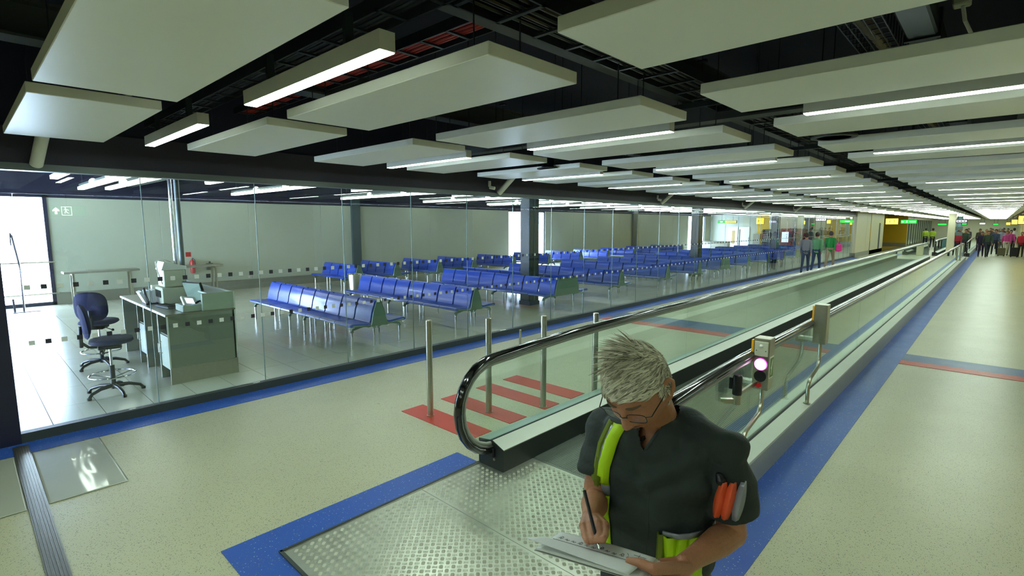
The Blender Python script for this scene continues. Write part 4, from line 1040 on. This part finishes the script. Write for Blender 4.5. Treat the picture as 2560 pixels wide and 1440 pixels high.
for s_ in (-1, 1):      # ears
    e = lambda x, y, z: HM @ Vector((s_*x, y, z))
    pts = [e(.072, .010, -.030), e(.082, -.002, -.026), e(.090, -.018, -.005), e(.092, -.022, .016), e(.088, -.014, .031), e(.080, .002, .030), e(.073, .010, .018)]
    for a, b in zip(pts, pts[1:]): bm_.cap(a, b, .0062, .0062, 8)
    bm_.cap(e(.072, .0, -.02), e(.080, -.008, .02), .008, .007, 8)
    bm_.cap(e(.073, .010, .002), e(.076, .006, -.010), .006, .005, 8)
SHL, SHR = T((.650, 1.52, 1.415)), T((.325, 1.735, 1.400))
NK = T((.478, 1.615, 1.47)); JAW = HM @ Vector((0, -.035, -.060))
bm_.cap(NK, JAW, .060, .056, 20); bm_.cap(NK-Vector((0, 0, .06)), NK, .075, .062, 20); bm_.cap(NK-Vector((0, 0, .07))-FW*.0, NK+FW*.012-Vector((0, 0, .01)), .082, .062, 20)
bm_.cap(SHL, SHR, .055, .055, 16)
ELL, ELR = T((.690, 1.520, 1.140)), T((.285, 1.668, 1.165))
WRL, WRR = T((.475, 1.325, 1.170)), T((.232, 1.425, 1.247))
for sh, el, wr in ((SHL, ELL, WRL), (SHR, ELR, WRR)):
    bm_.cap(sh, el, .052, .044, 18); mid = el+(wr-el)*.3
    bm_.cap(el, mid, .043, .044, 18); bm_.cap(mid, el+(wr-el)*.8, .044, .030, 18); bm_.cap(el+(wr-el)*.8, wr, .030, .0275, 18)
def finger(mb, base, pts, r):
    p = [Vector(base)]+[Vector(q) for q in pts]
    rr = [r, r*.95, r*.88, r*.76]
    for i in range(len(p)-1): mb.cap(p[i], p[i+1], rr[i], rr[i+1], 10)
# left hand: palm under the pad, thumb on top
u = (T((.345, 1.205, 1.232))-WRL).normalized(); nrm = Vector((-.15, -.30, .94)).normalized(); side = u.cross(nrm).normalized()   # side
# thumb side is towards the camera-left far edge
for k in range(4):
    kn = WRL+u*.088+side*(-.032+.0215*k)-nrm*.012
    bm_.cap(WRL+side*(-.014+.009*k)-nrm*.004, kn, .017, .0115, 10)
    f = kn+u*.026-nrm*.010; g_ = f+u*.022-nrm*.004; h_ = g_+u*.016+nrm*.003
    finger(bm_, kn, [f, g_, h_], .0094-.0004*abs(k-1.5))
for sgn in (-1,):
    tb = WRL+u*.022+side*sgn*.020+nrm*.008
    bm_.cap(WRL+nrm*.002, tb, .020, .018, 12)
    t1 = PP(.292, .118, .020); t2 = PP(.256, .110, .021); t3 = PP(.228, .105, .017)
    bm_.cap(tb, t1, .018, .0145, 12); bm_.cap(t1, t2, .0135, .0125, 12); bm_.cap(t2, t3, .0125, .0098, 12)
# right hand: pen grip
TIP = T((.228, 1.262, 1.255))          # pen tip on the paper
PENT = T((.205, 1.385, 1.352))
ur = (T((.226, 1.33, 1.262))-WRR).normalized(); up_ = Vector((0, 0, 1)); sd = ur.cross(up_).normalized()    # sd: towards his... image left
for k in range(4):
    kn = WRR+ur*.082+sd*(.030-.020*k)+up_*(.020-.005*abs(k-2))
    bm_.cap(WRR+sd*(.010-.006*k), kn, .018, .012, 10)
    tgt = TIP+up_*(.022-.004*(3-k))+sd*(.026-.0095*k)+ur*(-.020+.004*k)
    f = kn+ur*.034-up_*.006+(tgt-kn)*.12; g_ = f*.45+tgt*.55+ur*.010
    finger(bm_, kn, [f, g_, tgt], .0098)
bm_.cap(WRR-sd*.012, WRR+ur*.045-sd*.034-up_*.004, .018, .0155, 12)
t1 = WRR+ur*.045-sd*.034-up_*.004; t2 = t1+ur*.034+sd*.006-up_*.006; t3 = TIP+up_*.024-sd*.010-ur*.008
bm_.cap(t1, t2, .0145, .0125, 12); bm_.cap(t2, t3, .0125, .0095, 12)
body = remesh(bm_, .0030, 3, 'body'); body.materials.clear(); body.materials.append(M['skin'])
link('body', body, man)
# nail, lips
lp = MB(); lp.tube([HM @ (headpt((x, math.sqrt(max(0, 1-x*x-.31)), -.555))+Vector((0, .0015, -.0005+.002*abs(x*3)))) for x in (-.30, -.18, -.06, .06, .18, .30)], [.0015, .003, .0036, .0036, .003, .0015], 8)
lp.obj('lips', mat('lips', (150, 88, 74), .45), man, smooth=True)
for s_ in (-1, 1):
    e = HM @ (headpt((s_*.37, .92, .05))+Vector((0, -.0112, 0)))
    MB().sph(e, .0118, 16, 12).obj('eyeball', M['eyew'], man, smooth=True)
    f_ = HM.to_3x3() @ Vector((0, .9, -.44))
    MB().sph(e+f_*.0070, .0062, 12, 8).obj('iris', mat('brown_iris', (70, 60, 50), .2), man, smooth=True)
    eb = MB(); eb.tube([HM @ (headpt((s_*q, math.sqrt(max(0, 1-q*q-.05)), .235))+Vector((0, .003, .0015*math.sin((q-.15)*5)))) for q in (.16, .26, .38, .50, .60)], [.0018, .0034, .0038, .003, .0015], 7)
    eb.obj('eyebrow', mat('brow_hair', (96, 84, 66), .7), man, smooth=True)
# --- hair: scalp cap and clumps
hs = MB(); vs = []; fs = []; n = 96; m = 60
def scalp_ok(d):
    x, y, z = d
    if z > .42: return True
    if y < -.05 and z > -.45-.0*y: return True
    if y < .30 and z > .05+.0*abs(x) and abs(x) > .6: return True
    if y < .12 and z > -.12 and abs(x) > .6 and y < .02: return True
    return z > .30+.25*max(0, y-.55)*2
idx = {}
for i in range(m+1):
    t = math.pi*i/m
    for j in range(n):
        a = 2*math.pi*j/n; d_ = (math.sin(t)*math.cos(a), math.sin(t)*math.sin(a), math.cos(t)); p = headpt(d_)
        w = .008 if scalp_ok(d_) else -.006
        vs.append(HM @ (p*(1+w/.1)))
for i in range(m):
    for j in range(n):
        q = [(i, j), (i+1, j), (i+1, (j+1) % n), (i, (j+1) % n)]
        if all(scalp_ok((math.sin(math.pi*a/m)*math.cos(2*math.pi*b/n), math.sin(math.pi*a/m)*math.sin(2*math.pi*b/n), math.cos(math.pi*a/m))) for a, b in q):
            fs.append(tuple(a*n+b for a, b in q))
capo = hs.add(vs, fs).obj('hair', mat('grey_hair_base', (150, 145, 128), .6, nz=.3, nscale=60), man, smooth=True)
st_ = MB(); rnd = random.Random(3); cnt = 0
while cnt < 8000:
    d_ = Vector((rnd.gauss(0, 1), rnd.gauss(0, 1), rnd.gauss(0, 1))).normalized()
    if not scalp_ok(d_): continue
    cnt += 1
    p = headpt(d_)*1.078
    nr = Vector((d_.x/.077, d_.y/.099, d_.z/.12)).normalized()
    # comb direction: forwards over the crown and a little to his right, sides back-down
    wv = noise.noise(Vector(p)*28)*.9
    comb = Vector((.72+.4*wv, .62, -.14+.25*wv)) if d_.z > .25 else Vector((.05+.2*wv, -.35 if d_.y < .1 else .2, -.9))
    tg = (comb-nr*comb.dot(nr))
    if tg.length < .15: tg = nr.orthogonal()
    tg.normalize(); tg = (tg+Vector((rnd.gauss(0, .12), rnd.gauss(0, .12), rnd.gauss(0, .12)))).normalized()
    top = max(0, d_.z); L = (.022+.018*top*rnd.uniform(.6, 1.2)) if d_.z > .25 else .017*rnd.uniform(.8, 1.3)
    lift = (.04+.26*top*rnd.random()**2) if d_.z > .25 else .10
    if d_.z > .80 and rnd.random() < .10: lift = .8; L *= 1.1
    r0 = rnd.uniform(.0010, .0021)
    pts = []
    for k in range(5):
        s_ = k/4; q = p+tg*L*s_+nr*(L*lift*s_-L*.45*s_*s_*(1-lift)); pts.append(HM @ q)
    st_.tube(pts, [r0, r0*1.15, r0, r0*.65, r0*.15], 3, cap=False)
ho = st_.obj('hair_strands', M['hair'], man); ho['kind'] = 'stuff'
# --- spectacles
gl = MB()
def lensloop(s_, k=1.0):
    c = Vector((s_*.033, .101, -.004)); pts = []
    for a in range(0, 360, 20):
        x = math.copysign(abs(math.cos(R(a)))**.55, math.cos(R(a)))*.0245*k; z = math.copysign(abs(math.sin(R(a)))**.6, math.sin(R(a)))*.0155*k
        pts.append(HM @ (c+Vector((x, -abs(s_*.033+x)*.16, z))))
    return pts
for s_ in (-1, 1):
    gl.tube(lensloop(s_), .0011, 6, closed=True)
    gl.tube([HM @ Vector((s_*.058, .092, .004)), HM @ Vector((s_*.072, .088, .006)), HM @ Vector((s_*.080, .040, .008)), HM @ Vector((s_*.083, -.004, .010)), HM @ Vector((s_*.084, -.018, -.004))], .0016, 6)
gl.tube([HM @ Vector((-.010, .101, .0)), HM @ Vector((0, .106, .003)), HM @ Vector((.010, .101, .0))], .0012, 6)
gl.obj('spectacle_frame', M['black'], man, smooth=True)
for s_ in (-1, 1):
    lo = lensloop(s_, .96); MB().add(lo, [tuple(range(len(lo)))]).obj('spectacle_lens', M['lens'], man)
# --- shirt
sb = MB()
def ring(c, w, d_, n=40, e=2.4):
    out = []
    for j in range(n):
        a = 2*math.pi*j/n; cx = math.copysign(abs(math.cos(a))**(2/e), math.cos(a)); cy = math.copysign(abs(math.sin(a))**(2/e), math.sin(a))
        out.append(Vector(c)+RT*w*cx+FW*d_*cy)
    return out
def loft(mb, rings):
    n = len(rings[0]); vs = [p for r_ in rings for p in r_]; fs = []
    for i in range(len(rings)-1):
        for j in range(n): fs.append((i*n+j, i*n+(j+1) % n, (i+1)*n+(j+1) % n, (i+1)*n+j))
    fs.append(tuple(range(n))); fs.append(tuple(range((len(rings)-1)*n, len(rings)*n))); mb.add(vs, fs)
C0 = T((.500, 1.665, 0))
def cz(z, f=0): return C0+Vector((0, 0, z))+FW*f
torso = [(.84, .182, .128, 0), (.92, .178, .130, .01), (1.02, .172, .132, .015), (1.14, .182, .132, .02), (1.26, .198, .130, .03), (1.34, .205, .125, .04), (1.40, .200, .112, .045), (1.445, .165, .092, .05), (1.475, .110, .074, .055), (1.50, .078, .066, .06)]
loft(sb, [ring(cz(z, f), w, d_) for z, w, d_, f in torso])
sb.cap(SHL+Vector((0, 0, -.005)), SHR+Vector((0, 0, -.005)), .068, .064, 18)
sb.cap(SHL+Vector((0, 0, -.015)), NK-FW*.02-RT*.03+Vector((0, 0, -.0)), .068, .060, 18); sb.cap(SHR+Vector((0, 0, -.015)), NK-FW*.02+RT*.03, .060, .058, 18)
def frust(mb, a, b, r0, r1): mb.tube([a, a+(Vector(b)-Vector(a))*.5, b], [r0, (r0+r1)/2*1.03, r1], 24)
dL = (ELL-SHL); dR = (ELR-SHR)
sb.sph(SHL-Vector((0, 0, .02)), .066, 18, 12); sb.sph(SHR-Vector((0, 0, .02)), .060, 18, 12)
frust(sb, SHL-Vector((0, 0, .02)), SHL+dL*.74+RT*-.006, .066, .080); frust(sb, SHR, SHR+dR*.62, .064, .066)
# stand of the collar around the neck
sb.cap(NK-RT*.075-Vector((0, 0, .02)), NK+RT*.0-FW*.07+Vector((0, 0, .01)), .024, .026, 12); sb.cap(NK+RT*.075-Vector((0, 0, .02)), NK-FW*.07+Vector((0, 0, .01)), .024, .026, 12)
sme = remesh(sb, .0055, 5, 'shirt')
# folds and the open neckline
NRM = [v.normal.copy() for v in sme.vertices]
for v in sme.vertices:
    c = v.co; q = c-C0; lat = q.dot(RT); fr = q.dot(FW); z = c.z
    nz_ = NRM[v.index]
    fold = math.sin(z*34+lat*18+noise.noise(c*6)*5)*.0055+noise.noise(c*11)*.010+noise.noise(c*24)*.004
    # diagonal drape from the left shoulder to the waist
    fold += .013*math.exp(-((lat+.02-(z-1.28)*.55)/.035)**2)*(1 if fr > 0 else 0)
    v.co = c+nz_*fold
sme.update()
bm = bmesh.new(); bm.from_mesh(sme); kill = []
for f in bm.faces:
    q = f.calc_center_median()-C0; lat = q.dot(RT); fr = q.dot(FW); z = q.z
    d_ = (f.calc_center_median()-NK); d2 = math.hypot(d_.dot(RT), d_.dot(FW))
    if (z > 1.40 and fr > .06 and abs(lat+.0) < (z-1.40)*.50) or (z > 1.47 and d2 < .062) : kill.append(f)
bmesh.ops.delete(bm, geom=kill, context='FACES')
low = [f for f in bm.faces if f.normal.z < -.7 and f.calc_center_median().z < .86]
bm.to_mesh(sme); bm.free(); sme.materials.clear(); sme.materials.append(M['shirt'])
so = link('shirt', sme, man); sd_ = so.modifiers.new('s', 'SOLIDIFY'); sd_.thickness = .003; sd_.offset = 1
# placket line down the chest
from mathutils.bvhtree import BVHTree
bvh = BVHTree.FromPolygons([v.co.copy() for v in sme.vertices], [tuple(p.vertices) for p in sme.polygons])
def onshirt(lat, z, off=.004, dirv=None, start=.4):
    o_ = C0+RT*lat+Vector((0, 0, z)); d_ = -FW if dirv is None else dirv
    hit = bvh.ray_cast(o_-d_*start, d_)
    return (hit[0]+hit[1]*off if hit[0] is not None and hit[1].dot(d_) < 0 else (hit[0]-hit[1]*off if hit[0] is not None else o_-d_*.13)) 
pl = MB(); pl.tube([onshirt(-.012+.01*math.sin(z*9), z, .001) for z in [1.33-.03*i for i in range(16)]], .0035, 6); pl.obj('shirt_placket', M['shirt'], man, smooth=True)
nt_ = MB(); nt_.tube([onshirt(-(z-1.40)*.52, z, .001) for z in (1.475, 1.46, 1.445, 1.43, 1.415)]+[onshirt(0, 1.396, .001)]+[onshirt((z-1.40)*.52, z, .001) for z in (1.415, 1.43, 1.445, 1.46, 1.475)], .0065, 8)
nt_.obj('neckline_trim', M['shirt'], man, smooth=True)
# high visibility vest: band over his right chest, and the lower left front
def band(path, w, m, nm, off=.010, th=.006, seg=None):
    """path: (lat, z) points; w half width; laid over the shirt"""
    vs = []; fs = []
    k = len(path)
    for i, (la, z) in enumerate(path):
        ww = w[i] if isinstance(w, (list, tuple)) else w
        for s_ in (-1, -.33, .33, 1):
            p = onshirt(la+ww*s_, z, off*(1.0 if abs(s_) < .5 else .35)); vs.append(p)
    for i in range(k-1):
        for j in range(3): a = i*4+j; fs.append((a, a+1, a+5, a+4))
    o = MB().add(vs, fs).obj(nm, m, man, smooth=True); sl = o.modifiers.new('s', 'SOLIDIFY'); sl.thickness = th; sl.offset = 1
    return o
P1 = [(.085, 1.46), (.098, 1.43), (.112, 1.40), (.124, 1.36), (.132, 1.32), (.136, 1.28), (.138, 1.255)]
band(P1, [.020, .022, .023, .023, .022, .021, .021], M['hivis'], 'vest_front_strip', .014)
band([(.138, 1.255), (.139, 1.235), (.139, 1.205)], .021, M['silver'], 'vest_reflective_tape', .015)
band([(.139, 1.205), (.139, 1.15), (.137, 1.10), (.133, 1.02), (.13, .95)], [.021, .020, .019, .018, .018], M['hivis'], 'vest_front_strip', .014)
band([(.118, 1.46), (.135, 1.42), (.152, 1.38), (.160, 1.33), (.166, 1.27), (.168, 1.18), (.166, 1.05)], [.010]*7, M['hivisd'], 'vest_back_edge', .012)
band([(.105, 1.452), (.122, 1.41), (.140, 1.36), (.150, 1.31)], [.010]*4, M['silver'], 'vest_reflective_tape', .010)
for i, la in enumerate((-.085, -.115, -.145)):
    band([(la, 1.155), (la-.002, 1.10), (la-.004, 1.04), (la-.004, .96)], .017, M['hivis'], 'vest_lower_flap', .020)
band([(-.115, 1.172), (-.115, 1.155)], .047, M['silver'], 'vest_reflective_tape', .023)
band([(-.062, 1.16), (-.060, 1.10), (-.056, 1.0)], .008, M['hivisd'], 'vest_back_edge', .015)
# orange strap bundle on the left sleeve
def onsleeve(t_, ang, r_=.093):
    ax = dL.normalized(); a0 = (FW-ax*FW.dot(ax)).normalized(); b0 = ax.cross(a0)
    return SHL+dL*t_-RT*.006+(a0*math.cos(ang)+b0*math.sin(ang))*r_
for i, (a_, m_) in enumerate(((-.10, 'orange'), (-.36, 'orange'), (-.66, 'silver'))):
    vs = []; fs = []
    for k in range(9):
        s_ = k/8; w = .16*math.sin(math.pi*min(1, .12+s_*.74))**.7+.01
        for q in (-1, 0, 1): vs.append(onsleeve(.20+.42*s_, a_+w*q+.35*s_, .094+(.012 if q == 0 else .004)))
    for k in range(8):
        for j in (0, 1): a = k*3+j; fs.append((a, a+1, a+4, a+3))
    o = MB().add(vs, fs).obj('armband_strap', M[m_], man, smooth=True); sl = o.modifiers.new('s', 'SOLIDIFY'); sl.thickness = .004
MB().cap(onsleeve(.15, .05, .088), onsleeve(.20, .0, .092), .010, .014, 10).obj('armband_clip', M['black'], man, smooth=True)
# trousers, shoes
tb_ = MB(); hipc = cz(.88)
tb_.cap(hipc+RT*.07, hipc-RT*.07, .12, .12, 18)
for s_ in (-1, 1):
    k_ = cz(.48, .02)+RT*s_*.10; an = cz(.10, -.01)+RT*s_*.11
    tb_.cap(hipc+RT*s_*.085-Vector((0, 0, .03)), k_, .095, .068, 18); tb_.tube([k_, an-Vector((0, 0, .04))], [.068, .062], 18); tb_.sph(k_, .068, 16, 10)
tm_ = remesh(tb_, .009, 4, 'trousers'); tm_.materials.clear(); tm_.materials.append(cm('dark_work_trousers', (34, 38, 42))); link('trousers', tm_, man)
for s_ in (-1, 1):
    f = cz(.045, 0)+RT*s_*.11; sh = MB(); sh.cap(f-FW*.06, f+FW*.14, .042, .04, 12)
    sm2 = remesh(sh, .006, 2, 'shoe')
    for v in sm2.vertices: v.co.z = max(.004, v.co.z*1.0)
    sm2.materials.clear(); sm2.materials.append(M['shoe']); link('shoe', sm2, man)
# --- pad of paper and pen (held: things of their own)
pad = thing('paper_pad', 'white pad with curled pages and pen notes held in the man\'s hands', 'notepad', Matrix.Rotation(HA, 3, 'Z') @ BASE, HA)
def sheet(u0, u1, v0, v1, fn, n=20, m=14):
    vs = []; fs = []
    for i in range(n+1):
        for j in range(m+1):
            u_ = u0+(u1-u0)*i/n; v_ = v0+(v1-v0)*j/m; vs.append(PP(u_, v_, fn(i/n, j/m)))
    for i in range(n):
        for j in range(m): a = i*(m+1)+j; fs.append((a, a+1, a+m+2, a+m+1))
    return MB().add(vs, fs)
pu, pv = .285, .165
for k in range(3):
    o = sheet(.0, pu-.006*k, -.002*k, pv, lambda a, b, k=k: .002+.0016*k+.004*math.sin(a*3)*(1-b)).obj('page', M['paper'], pad, smooth=True); o.modifiers.new('s', 'SOLIDIFY').thickness = .0008
o = sheet(-.012, pu-.03, .085, pv+.05, lambda a, b: .010+.016*b+.014*(1-a)*b).obj('folded_page', M['paper'], pad, smooth=True); o['label'] = 'folded over page, bulging'; o.modifiers.new('s', 'SOLIDIFY').thickness = .0008
o = sheet(-.005, pu, -.004, pv, lambda a, b: -.001).obj('backing_card', mat('card_back', (150, 156, 150), .6), pad); o.modifiers.new('s', 'SOLIDIFY').thickness = .002
MB().prism([(0, 0), (.0, 0), (0, 0)], 'z', 0, 0)
ink = MB(); rr_ = random.Random(5)
def stroke(pts): 
    for (a, b), (c_, d2) in zip(pts, pts[1:]): ink.tube([PP(a, b, .0092), PP(c_, d2, .0092)], .0006, 4)
stroke([(.01, .078), (.27, .080)])
for i in range(13):
    u_ = .02+.019*i; v_ = .060+rr_.uniform(-.006, .004)
    stroke([(u_, v_), (u_+.004, v_-.009), (u_+.006, v_+.003), (u_+.011, v_-.006)])
    if i % 3 == 0: stroke([(u_+.003, v_-.020), (u_+.010, v_-.014), (u_+.002, v_-.010)])
stroke([(.236, .018), (.236, .046)]); stroke([(.222, .030), (.255, .032)]); stroke([(.205, .03), (.212, .045)])
o = ink.obj('handwriting', M['ink'], pad); o['kind'] = 'stuff'; o['label'] = 'dark pen scribbles'
pen = thing('pen', 'dark ballpoint pen in the man\'s writing hand', 'pen', Matrix.Rotation(HA, 3, 'Z') @ BASE, HA)
pd = (PENT-TIP).normalized()
MB().tube([TIP+pd*.014, PENT], .0048, 12).obj('barrel', M['black'], pen, smooth=True); MB().tube([TIP, TIP+pd*.015], [.0008, .0042], 10).obj('tip', M['chrome'], pen, smooth=True)
MB().tube([PENT, PENT+pd*.008], .003, 8).obj('push_button', M['chrome'], pen); MB().box(-.0008, .0008, .0045, .0065, -.045, 0, mx=Matrix.Translation(PENT) @ pd.to_track_quat('Z', 'Y').to_matrix().to_4x4()).obj('clip', M['chrome'], pen)
# ---------------------------------------------------------------- people further off
def figure_proto(pose):
    """returns meshes body, top, trousers, hair, shoes for a 1.70 m figure facing +y"""
    st = {'stand': .0, 'walk': .16, 'stride': .26}[pose]
    b = MB(); t_ = MB(); l_ = MB(); h_ = MB(); s2 = MB()
    hc = Vector((0, .01, 1.585))
    b.sph(hc, .1, 16, 12, sc=(.78, .98, 1.18)); b.cap((0, 0, 1.40), (0, .005, 1.52), .052, .048, 12); b.sph(hc+Vector((0, .10, -.02)), .016, 8, 6)
    for s_ in (-1, 1): b.sph(hc+Vector((s_*.078, 0, -.01)), .022, 8, 6, sc=(.5, .8, 1.2))
    h_.sph(hc+Vector((0, -.018, .03)), .112, 18, 12, sc=(.80, .96, 1.02))
    for (z0, z1, w0, w1) in ((.90, 1.05, .13, .12), (1.05, 1.25, .12, .135), (1.25, 1.36, .135, .12)):
        t_.cap((-.045, 0, z0), (-.05, 0, z1), w0*.8, w1*.8, 12); t_.cap((.045, 0, z0), (.05, 0, z1), w0*.8, w1*.8, 12)
    t_.cap((-.13, 0, 1.36), (.13, 0, 1.36), .066, .066, 12); t_.cap((0, 0, 1.36), (0, 0, 1.42), .07, .06, 12)
    for s_ in (-1, 1):
        sw = s_*st*.8; sh = Vector((s_*.165, 0, 1.36)); el = Vector((s_*.205, -sw*.45, 1.09)); wr = Vector((s_*.20, -sw*1.0+.07, .87))
        t_.cap(sh, el, .058, .048, 12); t_.cap(el, el+(wr-el)*.85, .046, .038, 12); b.cap(el, wr, .034, .026, 10)
        b.cap(wr, wr+Vector((0, .01, -.07)), .028, .022, 10)
        for q in range(4): b.cap(wr+Vector((0, .03-.017*q, -.07)), wr+Vector((-s_*.008, .032-.017*q, -.145+.008*abs(q-1))), .0095, .007, 6)
        b.cap(wr+Vector((0, .03, -.02)), wr+Vector((-s_*.01, .055, -.075)), .011, .008, 6)
        hp = Vector((s_*.085, 0, .90)); kn = Vector((s_*.09, s_*st*.7+st*.25, .49)); an = Vector((s_*.095, s_*st*1.35-.02, .09))
        l_.cap(hp, kn, .088, .060, 14); l_.cap(kn, an, .060, .044, 14)
        s2.cap(an+Vector((0, -.03, -.045)), an+Vector((0, .13, -.055)), .042, .034, 10)
    l_.cap((-.07, 0, .93), (.07, 0, .93), .105, .105, 14)
    out = {}
    for k, mb, v in (('body', b, .011), ('top', t_, .014), ('trousers', l_, .016), ('hair', h_, .014), ('shoes', s2, .013)):
        me = remesh(mb, v, 3, k, dec=.5); me.materials.clear(); me.materials.append(None); out[k] = me
    for v in out['hair'].vertices:
        pass
    bm = bmesh.new(); bm.from_mesh(out['hair']); kill = [f for f in bm.faces if f.calc_center_median().y > .062 and f.calc_center_median().z < 1.645 or f.calc_center_median().z < 1.50]
    bmesh.ops.delete(bm, geom=kill, context='FACES'); bm.to_mesh(out['hair']); bm.free()
    return out
PR = {p: figure_proto(p) for p in ('stand', 'walk', 'stride')}
def person(x, y, head, h, pose, top, leg, hair, lab, skin=(170, 124, 98), g=None, vest=None):
    t = thing('person', lab, 'person', (x, y, 0), head, g); t.scale = (h/1.70,)*3
    for k, c_, nm in (('body', skin, 'body'), ('top', top, 'jacket'), ('trousers', leg, 'trousers'), ('hair', hair, 'hair'), ('shoes', (24, 24, 28), 'shoes')):
        o = link(nm, PR[pose][k], t); o.material_slots[0].link = 'OBJECT'; o.material_slots[0].material = cm('cloth_%d_%d_%d' % c_, c_)
    return t
blk, gry, brn, bld, wht = (28, 28, 32), (110, 112, 116), (52, 38, 30), (150, 126, 84), (205, 205, 200)
# walkers beside the glass wall
p = person(-6.02, 25.0, R(6), 1.72, 'walk', (112, 112, 120), (48, 62, 92), brn, 'walking person in a grey top and jeans, left of two by the glass wall')
p = person(-5.88, 26.2, R(-4), 1.74, 'walk', (96, 150, 110), (44, 62, 98), brn, 'walking person in a pale green top and navy trousers, middle of three by the glass')
p = person(-5.72, 28.0, 0, 1.76, 'stride', (30, 130, 60), (150, 130, 112), brn, 'walking person in a bright green top carrying a pink bag')
bg_ = thing('shoulder_bag', 'pink shoulder bag hanging beside the green topped walker', 'bag', (-5.40, 28.0, .85))
MB().bbox(-.10, .14, -.14, .14, 0, .34, .05).obj('bag_body', cm('pink_bag', (235, 50, 150)), bg_); MB().tube([(-.08, 0, .30), (-.14, .0, .62), (-.17, 0, .64), (.05, 0, .32)], .015, 6).obj('strap', cm('pink_strap', (200, 40, 130)), bg_)
person(-9.85, 38.2, R(60), 1.8, 'walk', (96, 20, 48), (30, 60, 140), (60, 56, 60), 'blurred person in a dark red top inside the lounge, before the vending machines')
# hi-vis staff
for x, y, lab in ((-5.0, 62.0, 'left staff member in a yellow vest far ahead on the left lane'), (-4.4, 61.0, 'right staff member in a yellow vest far ahead on the left lane')):
    person(x, y, 0, 1.75, 'walk', (176, 205, 60), (26, 30, 52), blk, lab)
# people on the right lane and around the end of the walkway
pl_ = [(-.78, 46.0, 3.1, 1.62, 'walk', (44, 34, 66), (44, 30, 60), (66, 40, 30), 'front person in a purple jacket and skirt dark trousers, crowd front left'),
 (-.48, 45.6, 3.3, 1.68, 'stride', (46, 66, 50), (30, 34, 52), (80, 46, 30), 'front person in a dark green coat with a belt'),
 (-.15, 50.0, 3.0, 1.74, 'walk', (50, 60, 84), (34, 36, 50), blk, 'person in a slate blue jacket just behind the green coat'),
 (.16, 51.2, 2.9, 1.80, 'walk', (150, 160, 178), (96, 92, 78), gry, 'tall person in a pale blue shirt near the middle of the lane'),
 (.42, 48.5, 3.2, 1.66, 'stride', (200, 70, 140), (205, 200, 180), (90, 60, 40), 'person in a pink top and cream trousers'),
 (.62, 49.8, 3.2, 1.70, 'walk', (176, 60, 128), (44, 44, 60), blk, 'person in a magenta top beside the pink topped one'),
 (1.12, 47.2, 3.0, 1.60, 'stand', (176, 24, 44), (54, 50, 36), (90, 60, 40), 'person in a red top at the right edge with a black suitcase'),
 (1.42, 47.6, 3.2, 1.55, 'walk', (150, 60, 60), (70, 84, 84), brn, 'shorter person half hidden at the right edge'),
 (.95, 62.0, 0.1, 1.78, 'walk', (215, 215, 205), (30, 32, 60), blk, 'person in a white shirt walking away below the yellow signs'),
 (-1.1, 56.0, 3.1, 1.74, 'walk', (70, 62, 46), (40, 40, 48), brn, 'person in an olive coat at the left of the crowd'),
 (-.75, 58.0, 3.0, 1.70, 'walk', (150, 128, 84), (60, 52, 44), bld, 'person in a tan jacket in the crowd'),
 (-.40, 60.0, 3.2, 1.72, 'stand', (48, 46, 52), (36, 38, 48), blk, 'person in black behind the tan jacket'),
 (-.05, 61.0, 3.1, 1.66, 'walk', (170, 150, 120), (70, 66, 60), gry, 'person in a beige top at the back of the crowd'),
 (.30, 63.0, 3.0, 1.78, 'walk', (90, 40, 52), (44, 44, 52), brn, 'person in a wine red top at the back of the crowd'),
 (.60, 66.0, 3.1, 1.72, 'stand', (120, 104, 80), (48, 46, 44), blk, 'person in a brown jumper far back right'),
 (-.6, 68.0, 3.1, 1.74, 'walk', (40, 50, 66), (34, 34, 44), blk, 'dark blue coated person far back left of the lane'),
 (.0, 72.0, 3.1, 1.74, 'walk', (104, 92, 84), (44, 44, 52), gry, 'tiny grey brown figure at the far back'),
 (-2.05, 47.5, 3.1, 1.66, 'stand', (160, 36, 56), (30, 34, 52), brn, 'person in a red jacket beyond the end of the walkway'),
 (-1.75, 50.0, 3.0, 1.74, 'walk', (44, 64, 48), (30, 32, 40), blk, 'person in a dark green jumper between the walkways'),
 (-2.3, 54.0, 3.1, 1.80, 'walk', (40, 38, 40), (38, 40, 60), blk, 'person in black standing on the second walkway'),
 (-1.95, 56.5, 3.1, 1.72, 'stand', (150, 132, 84), (110, 96, 70), brn, 'person in a camel coat on the second walkway'),
 (-2.4, 59.0, 3.2, 1.70, 'walk', (170, 150, 96), (60, 52, 50), bld, 'person in a mustard top farther on the second walkway'),
 (-2.0, 62.0, 3.1, 1.74, 'walk', (60, 56, 64), (40, 40, 50), blk, 'person in charcoal at the end of the second walkway')]
for a in pl_: person(*a)
def suitcase(x, y, h, c_, lab):
    t = thing('suitcase', lab, 'suitcase', (x, y, 0))
    MB().bbox(-.20, .20, -.13, .13, .05, h, .03).obj('shell', cm('case_%d' % c_[0], c_), t)
    for u_ in (-.14, .14): MB().cyl(u_, 0, 0, .06, .03, 10).obj('wheel', M['black'], t)
    MB().tube([(-.1, .1, h), (-.1, .1, h+.3), (.1, .1, h+.3), (.1, .1, h)], .01, 6).obj('pull_handle', M['steel'], t)
suitcase(.82, 46.6, .62, (30, 30, 36), 'black suitcase pulled by the person in red')
suitcase(.22, 47.6, .55, (96, 92, 64), 'olive suitcase in front of the pink topped person')
suitcase(-1.62, 48.9, .6, (34, 38, 60), 'dark blue bag standing at the end of the walkway')
